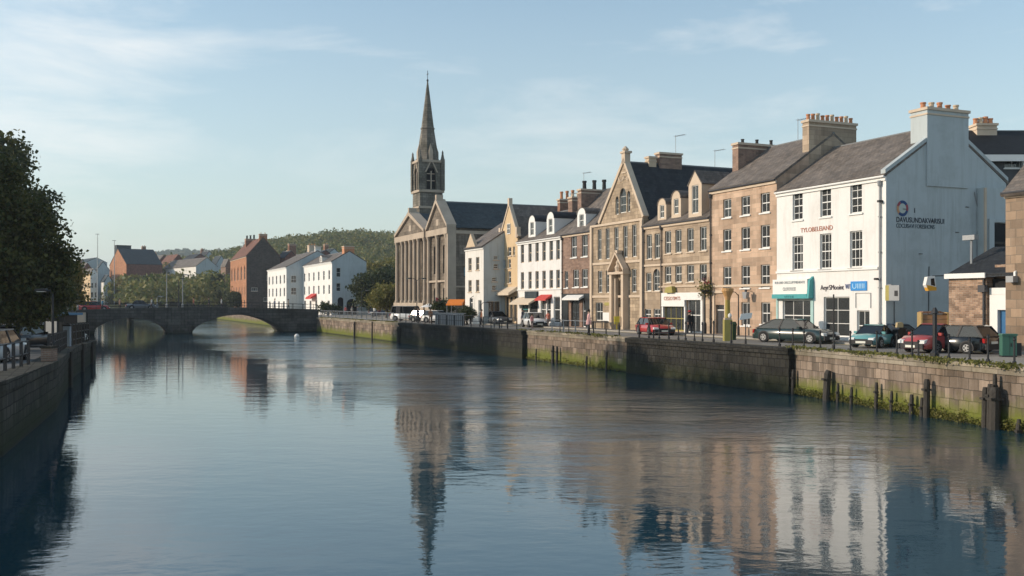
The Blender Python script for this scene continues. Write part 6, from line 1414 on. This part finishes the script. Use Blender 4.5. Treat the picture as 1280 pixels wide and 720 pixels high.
PP('person with pink coat in front of the white car', 665, 411, 40, h=1.3, top=(.6, .3, .3), legs=(.2, .15, .15))
PP('person in rust jacket left of the dark car', 602, 407, -90, h=1.6, top=(.4, .18, .1), legs=(.05, .05, .06), walk=.15)
PP('person in brown standing by the slatted planter', 538, 2.6, 0, h=1.65, top=(.3, .15, .08), legs=(.2, .1, .06))
PP('person in dark blue beside the white van', 523, 2.6, 60, h=1.7, top=(.02, .03, .07), legs=(.02, .02, .03), walk=.1)
for k, (px, py, top, lab) in enumerate(((432, 394.5, (.5, .12, .1), 'person in red by the dark arches'), (440, 394.8, (.6, .58, .55), 'person in white by the dark arches'), (447, 395, (.1, .12, .2), 'person in navy under the lamp near the arches'), (468, 396, (.62, .6, .55), 'person in pale shirt at the stall left end'), (474, 396.6, (.35, .08, .08), 'person in maroon at the blue-roofed stall'), (486, 396.2, (.6, .58, .5), 'person in cream at the stall right end'), (493, 397, (.15, .2, .3), 'person in slate blue left of the white van'))):
    PP(lab, px, py, k*50, h=1.7, top=top, legs=(.06, .06, .08), walk=.1*(k % 2), group='people around the market stall')
for k, (px, top, lab) in enumerate(((128, (.1, .25, .35), 'person in teal on the left end of the bridge'), (150, (.5, .3, .2), 'person in tan above the left arch'), (190, (.5, .5, .48), 'person in grey-white right of the left arch crown'), (243, (.4, .15, .1), 'person in rust just right of the central pier'), (262, (.05, .05, .06), 'person in black above the right arch'), (278, (.6, .58, .55), 'person in white above the right arch'), (345, (.1, .12, .2), 'person in navy near the right end of the bridge'), (362, (.5, .4, .3), 'person in beige near the right end of the bridge'))):
    p = by(px, 1.0); person(lab+'', p.x, p.y, p.z, R(90 if k % 2 else -90), h=1.7, top=top, legs=(.05, .05, .06), walk=.14, group='people crossing the bridge')
for px, Yv, top, lab in ((41, 80, (.25, .5, .55), 'person in pale blue under the left-bank trees'), (48, 82, (.08, .08, .1), 'person in dark clothes under the left-bank trees'), (53.5, 80, (.45, .5, .55), 'person in grey-white walking on the left promenade'), (60, 84, (.6, .18, .04), 'person in orange vest on the left promenade'), (26, 70, (.3, .3, .32), 'person in grey near the dark left-bank car')):
    person(lab, P(px, Yv), Yv, -.66, R(px*7), h=1.72, top=top, legs=(.04, .04, .06), walk=.1)
# ------------------------------------------------------------------ street furniture
def street(px, pyf, z=0): Yv = (EYE-z)*F/(pyf-HOR) if pyf > 20 else depth(S(px, pyf), pyf); return P(px, Yv), Yv
def lamp(label, x, y, z, h, arm=.9, yaw=0, m=None, r=.05, twin=False):
    root = empty('street_lamp', (x, y, z), yaw, label, 'street lamp'); q = MB().mat(m or M_iron).lathe([(r*2, 0), (r*2, .7), (r*1.1, .8), (r*.75, h)], 0, 0, 8); q.build('pole', root)
    for sx in ((1, -1) if twin else (1,)):
        a_ = MB().mat(m or M_iron).tube([(0, 0, h-.1), (sx*arm*.4, 0, h+.15), (sx*arm, 0, h+.18)], r*.6, 6); aa = a_.build('arm', root); hd_ = MB().mat(m or M_iron).prism([(sx*arm-.05, h+.12), (sx*(arm+.55), h+.12), (sx*(arm+.45), h+.24), (sx*arm, h+.26)], -.12, .12, 'y'); hh = hd_.build('lamp_head', root)
        MB().mat(M_lampc).box(sx*(arm+.05), sx*(arm+.42), -.09, .09, h+.09, h+.12).build('lens', hh)
for px, pyf, pyt, lab, tw in ((452, 396, 364, 'lamp post before the shaded arched gable', False), (521, 3.6, 350, 'tall lamp post before the church columns', True), (588, 405, 372, 'lamp post left of the white projecting house', False), (466, 397, 370, 'thin lamp post between the white gable and the trees', False), (601, 406, 380, 'short lamp post at the white projecting house corner', False)):
    x, y = street(px, pyf); lamp(lab, x, y, 0, EYE+(HOR-pyt)*y/F, .7, R(30), twin=tw)
for px, pyt, lab in ((209, 341, 'tall pale mast on the bridge left of the pier'), (224, 350, 'dark mast on the bridge above the pier'), (229, 345, 'slim pale mast on the bridge right of the pier'), (197, 372, 'short lamp post above the left arch'), (97, 355, 'pale sign mast at the left bridge end')):
    p = by(px, .9); lamp(lab, p.x, p.y, p.z, EYE+(HOR-pyt)*p.y/F-p.z, .25, 0, M_grey if px != 224 else M_iron, .07)
for px, Yv, pyt, lab in ((122, 300, 292, 'thin radio mast on the far left skyline'), (143, 320, 300, 'thin aerial pole on the far skyline beside the brick block'), (304, 330, 303, 'thin pole on the skyline behind the warehouse')):
    zt = EYE+(HOR-pyt)*Yv/F; q = MB().mat(M_grey).lathe([(.16, 0), (.08, zt-.1), (.06, zt)], 0, 0, 6).box(-.7, .5, -.06, .06, zt-.25, zt-.1); tag(q.build('mast', None, (P(px, Yv), Yv, 0)), lab, 'mast')
# lamp with flower baskets outside the white shop
x, y = street(881, 419); root = empty('street_lamp', (x, y, .0), 0, 'black lamp post with green and red flower basket right of the white shop', 'street lamp')
MB().mat(M_iron).lathe([(.13, 0), (.13, .8), (.07, .95), (.05, 4.1), (.09, 4.15), (.03, 4.35)], 0, 0, 10).build('pole', root)
bk = MB().mat(M_iron).lathe([(.05, 2.95), (.28, 3.2), (.3, 3.25)], 0, -.3, 10).lathe([(.05, 2.95), (.28, 3.2), (.3, 3.25)], 0, .3, 10).build('basket', root)
pts = np.repeat(np.array([(0, -.3, 3.35), (0, .3, 3.3), (.1, -.1, 3.6), (-.2, .1, 3.2), (.3, 0, 3.15)]), 60, 0)+rng.normal(size=(300, 3))*np.array([.22, .22, .22]); inst(quads_mesh('foliage', leaf_arrays(pts, .07), F_mid), 'foliage', root)
pts = np.repeat(np.array([(0, 0, 4.0), (.1, -.2, 3.8)]), 30, 0)+rng.normal(size=(60, 3))*.11; inst(quads_mesh('flowers', leaf_arrays(pts, .05), plain('red_flowers', (.3, .04, .05), .7)), 'flowers', root)
# yellow ice-cone pillar
x, y = street(909.5, 426.5)
root = empty('cone_pillar', (x, y, 0), 0, 'mustard pillar topped by a big orange ice-cream cone shape', 'pillar')
MB().mat(M_ygreen).box(-.24, .24, -.24, .24, 0, 1.3).build('base', root); MB().mat(M_potb).box(-.21, .21, -.21, .21, 1.3, 1.42).build('shelf', root)
MB().mat(plain('mustard_brass', (.32, .25, .05), .5)).lathe([(.16, 1.42), (.15, 2.6)], 0, 0, 12).build('shaft', root)
MB().mat(plain('cone_orange', (.5, .28, .11), .6)).lathe([(.16, 2.5), (.2, 2.7), (.33, 2.98), (.36, 3.02), (.36, 3.2), (.24, 3.22)], 0, 0, 14).build('cone', root)
MB().mat(M_trim).lathe([(.08, 1.42), (.13, 1.5), (.12, 1.62), (.04, 1.7)], .1, -.12, 9).build('white_figure', root)
x, y = street(916, 425); tag(MB().mat(plain('dark_green_bin', (.02, .05, .02), .6)).lathe([(.2, 0), (.24, .9), (.26, .92), (.26, 1.0), (.18, 1.15)], 0, 0, 12).build('litter_bin', None, (x, y, 0)), 'narrow dark green litter bin beside the cone pillar', 'bin')
# bracket lamp on the sandstone house
x, y = street(923, 421.5); lamp('black bracket lamp post before the sandstone house windows', x, y, 0, EYE+(HOR-368)*y/F, .5, R(180), None, .045)
# bins at the white corner
for px, py, h, lab, m_, tp in ((1124, 434.5, .95, 'black wheeled bin with beige bag on top at the white corner', M_black, 1), (1134, 434, .85, 'dark wheeled bin right of the beige-topped bin', M_framed, 0)):
    x, y = street(px, py); root = empty('wheeled_bin', (x, y, 0), R(20), lab, 'bin')
    MB().mat(m_).prism([(-.2, .06), (.2, .06), (.26, h), (-.26, h)], -.22, .22, 'y').build('bin_body', root); MB().mat(m_).prism([(-.3, h), (.3, h), (.27, h+.07), (-.2, h+.1)], -.27, .27, 'y').build('lid', root)
    for sy in (-1, 1): MB().mat(M_tyre).prism([(-.2+math.cos(t)*.09, .09+math.sin(t)*.09) for t in np.linspace(0, 6.28, 10, endpoint=False)], sy*.2, sy*.26, 'y').build('wheel', root)
    if tp: tag(MB().mat(plain('beige_sack', (.42, .33, .18), .8)).prism([(-.16, 0), (.16, 0), (.17, .22), (.08, .28), (-.13, .25)], -.13, .13, 'y').build('sack', None, (x, y, h+.1)), 'beige sack resting on the black bin', 'sack')
# green street cabinet
x, y = street(1260, 446); root = empty('street_cabinet', (x, y, 0), R(-8), 'green metal street cabinet at the right before the blue door', 'cabinet')
q = MB().mat(plain('cabinet_green', (.045, .13, .095), .5)); q.box(-.29, .29, -.2, .2, .06, .92).prism([(-.33, .92), (.33, .92), (.3, 1.0), (-.3, 1.0)], -.24, .24, 'y'); q.mat(M_iron).box(-.3, .3, -.21, .21, 0, .06).box(-.005, .005, -.205, -.2, .1, .9); cb = q.build('cabinet_body', root)
MB().mat(M_iron).box(.04, .08, -.23, -.2, .45, .6).build('handle', root); MB().mat(M_black).prism([(.3, .05), (.5, .05), (.5, .6), (.3, .6)], -.15, .15, 'y').build('side_box', root)
# orange timber skip behind the red car
x, y = street(1166, 432); root = empty('timber_crate', (x, y, 0), R(-10), 'tall tan timber crate behind the red saloon against the big gable', 'crate')
cm = plain('tan_boards', (.36, .2, .10), .8, var=.25)
for k in range(6): MB().mat(cm).box(-.62, .62, -.45, .45, .1+k*.27, .1+k*.27+.25).build('board', root)
for sx in (-1, 1): MB().mat(plain('yellow_boards', (.4, .28, .12), .8)).box(sx*.62, sx*.7, -.5, .5, 0, 1.82).build('corner_post', root)
MB().mat(M_brick).prism([(-.7, 1.74), (.6, 1.74), (.3, 1.88), (-.6, 1.86)], -.5, .5, 'y').build('cover', root)
# yellow wall lantern hanging from bracket
Yl = depth(S(1160, 9.6), 9.6); x = P(1161, 54); zl = EYE+(HOR-345)*54/F
root = empty('hanging_lantern', (x, 54, zl), 0, 'yellow and white lantern hanging from a long iron bracket over the yard', 'lantern')
MB().mat(M_iron).tube([(.2, 0, .0), (1.0, 0, .02), (2.2, .5, -.05)], .03, 6).build('bracket', root)
MB().mat(M_trim).prism([(-.15, -.05), (.25, 0), (.35, -.75), (-.1, -.75), (-.25, -.5)], -.2, .2, 'y').build('lantern_body', root); MB().mat(plain('lantern_amber', (.7, .36, .04), .4)).prism([(-.22, -.5), (-.02, -.52), (.33, -.62), (.34, -.8), (-.1, -.82)], -.21, .21, 'y').build('lantern_glass', root)
MB().mat(M_glassd).prism([(.02, -.15), (.2, -.12), (.26, -.55), (.04, -.5)], -.215, -.2, 'y').build('lantern_pane', root)
# white kiosk and tables before the gothic hall
x, y = street(783, 411); root = empty('street_kiosk', (x, y, 0), ANG+R(60), 'white panelled kiosk with dark openings before the gothic hall', 'kiosk')
q = MB().mat(M_trim).box(-1.25, 1.25, -.7, .7, 1.95, 2.1); q.build('roof', root)
for k in range(8): MB().mat(M_trim if k % 3 else M_grey).box(-1.2+k*.32, -1.2+k*.32+.16, -.62, -.55, .75, 1.95).build('panel', root)
MB().mat(M_dark).box(-1.15, 1.15, -.5, .6, .75, 1.9).build('interior', root); MB().mat(M_black).box(-1.2, 1.2, -.6, .6, .55, .75).build('counter', root)
for sx in (-1, 1):
    for sy in (-1, 1): MB().mat(M_iron).box(sx*1.1-.04, sx*1.1+.04, sy*.5-.04, sy*.5+.04, 0, .6).build('leg', root)
for k, (px, py, lab) in enumerate(((750, 413, 'dark pub table right of the standing woman'), (762, 412, 'second dark pub table left of the white kiosk'), (716, 408, 'dark pub table before the black shop'), (705, 407, 'dark pub table left end before the black shop'), (626, 411, 'dark pub table before the dark parked car'))):
    x, y = street(px, py); root = empty('pub_table', (x, y, 0), R(20+k*9), lab, 'table', 'pub tables along the street')
    MB().mat(M_framed).box(-.65, .65, -.35, .35, .72, .77).build('tabletop', root)
    for sx in (-1, 1):
        for sy in (-1, 1): MB().mat(M_framed).box(sx*.58-.03, sx*.58+.03, sy*.3-.03, sy*.3+.03, 0, .72).build('leg', root)
x, y = street(771, 413.5); tag(MB().mat(plain('yellow_bin', (.6, .48, .04), .5)).prism([(-.2, .55), (.2, .55), (.23, 1.2), (-.23, 1.2)], -.18, .18, 'y').box(-.04, .04, -.04, .04, 0, .55).build('grit_bin', None, (x, y, 0)), 'small yellow bin on a post below the white kiosk', 'bin')
# market stalls
def stall(label, px, pyf, w, d, h, canvas, skirt, yaw=0):
    x, y = street(px, pyf); root = empty('market_stall', (x, y, 0), R(yaw), label, 'stall')
    MB().mat(canvas).prism([(-d/2-.25, h-.25), (0, h+.35), (d/2+.25, h-.25), (d/2+.25, h-.35), (0, h+.25), (-d/2-.25, h-.35)], -w/2, w/2, 'x').build('canopy', root)
    MB().mat(skirt).box(-w/2, w/2, -d/2, -d/2+.05, .1, .95).build('counter_skirt', root); MB().mat(M_trim).box(-w/2, w/2, -d/2-.05, d/2*.2, .95, 1.0).build('counter', root)
    for sx in (-1, 1):
        for sy in (-1, 1): MB().mat(M_grey).box(sx*w/2*.96-.03, sx*w/2*.96+.03, sy*d/2-.03, sy*d/2+.03, 0, h).build('post', root)
stall('long stall with pale blue canopy in front of the dark trees', 483, 394.5, 3.8, 2, 1.75, plain('pale_blue_canvas', (.25, .4, .52), .7), plain('blue_skirt', (.06, .14, .3), .8))
stall('stall with bright orange canopy and blue skirt beside the church', 571, 6.6, 1.9, 1.6, 2.35, M_orange, plain('grey_blue_skirt', (.1, .2, .3), .8), -15)
x, y = street(536, 7.2); root = empty('parasol', (x, y, 0), 0, 'open white parasol before the church columns', 'parasol')
MB().mat(M_trim).lathe([(1.15, 1.75), (.6, 2.0), (.02, 2.2), (.0, 2.2)], 0, 0, 10).build('canopy', root); MB().mat(M_grey).tube([(0, 0, 0), (0, 0, 2.2)], .03, 6).build('pole', root)
x, y = street(544, 6.8); root = empty('feather_flag', (x, y, 0), 0, 'tall red banner flag beside the white parasol', 'flag')
MB().mat(plain('pink_red_canvas', (.5, .10, .10), .7)).prism([(0, .8), (.75, .9), (.85, 2.6), (.05, 3.0)], -.015, .015, 'y').build('banner', root); MB().mat(M_grey).tube([(0, 0, 0), (0, 0, 3.1)], .03, 6).build('pole', root)
# slatted planters on the quay
for k, (px, py, w_, lab) in enumerate(((555, 1.8, 1.7, 'left grey slatted planter on the far dark quay'), (571, 1.8, 1.6, 'right grey slatted planter on the far dark quay'))):
    x, y = street(px, py); root = empty('slatted_planter', (x, y, 0), R(-6), lab, 'planter', 'slatted planters'); q = MB().mat(M_grey)
    for j in range(9): MB().mat(M_grey).box(-w_/2+j*w_/9, -w_/2+j*w_/9+w_/9*.7, -.42, -.38, .05, 1.2).build('slat', root)
    MB().mat(M_framed).box(-w_/2, w_/2, -.37, .4, .05, 1.1).build('trough', root); MB().mat(M_grey).box(-w_/2-.05, w_/2+.05, -.45, .43, 1.2, 1.28).build('top_rail', root)
# sign board by the bridge end and left bank kiosk
x, y = P(76, 66), 66; root = empty('kiosk', (x, y, -.6), R(-10), 'small dark kiosk with blue roof edge on the left promenade', 'kiosk')
MB().mat(M_black).box(-.75, .75, -.7, .7, 0, 2.1).build('cabin', root); MB().mat(plain('blue_roof_edge', (.08, .2, .32), .5)).box(-1.0, 1.0, -.95, .95, 2.1, 2.25).build('roof', root); MB().mat(M_trim).box(-.6, .2, -.73, -.7, .9, 1.7).build('hatch', root)
x, y = P(84, 60), 60; tag(MB().mat(plain('pale_panel', (.3, .34, .38), .6)).box(-.2, .2, -.12, .12, 0, 1.35).mat(M_iron).box(-.24, .24, -.16, .16, 1.35, 1.45).box(-.22, .22, -.14, .14, -.1, .12).build('info_pillar', None, (x, y, -.45)), 'pale upright information pillar at the left quay edge', 'pillar')
lamp('dark lamp post standing at the left quay edge before the kiosk', P(66, 46), 46, -.25, 3.0, .3, R(180), None, .06)
lamp('tall thin lamp post under the big tree', P(20, 62), 62, -.5, 4.5, .5, 0, None, .05)
q = MB().mat(M_ashlar).box(-.45, .45, -.3, .3, -2, 1.0).mat(M_quayl).box(-.6, .6, -.4, .4, 1.0, 1.15)
tag(q.build('stone_pillar', None, (P(102, 134), 134, 0)), 'pale stone pillar set in the left bridge abutment', 'pillar')
tag(MB().mat(M_quayl).box(-7.4, 2.0, 0, 5, -4, .95).build('bridge_abutment', None, (P(90, 135.2), 135.2, 0), R(23)), 'dark stone abutment at the left end of the bridge', 'abutment')
tag(MB().mat(M_trim).lathe([(.05, -.15), (.28, -.05), (.34, .12), (.2, .34), (.03, .42)], 0, 0, 10).build('mooring_buoy', None, (P(371, 128), 128, WATER)), 'small white buoy floating before the right end of the bridge', 'buoy')

# ------------------------------------------------------------------ air
hz_ = bpy.data.materials.new('haze_air'); hz_.use_nodes = True; hn = hz_.node_tree; hn.nodes.clear()
ho = hn.nodes.new('ShaderNodeOutputMaterial'); hv = hn.nodes.new('ShaderNodeVolumePrincipled'); hv.inputs['Color'].default_value = (.80, .90, 1, 1); hv.inputs['Density'].default_value = .00024; hv.inputs['Anisotropy'].default_value = .2
hn.links.new(hv.outputs[0], ho.inputs['Volume'])
tag(MB().mat(hz_).box(-2600, 2600, -250, 3600, -6, 125).build('haze'), kind='stuff')
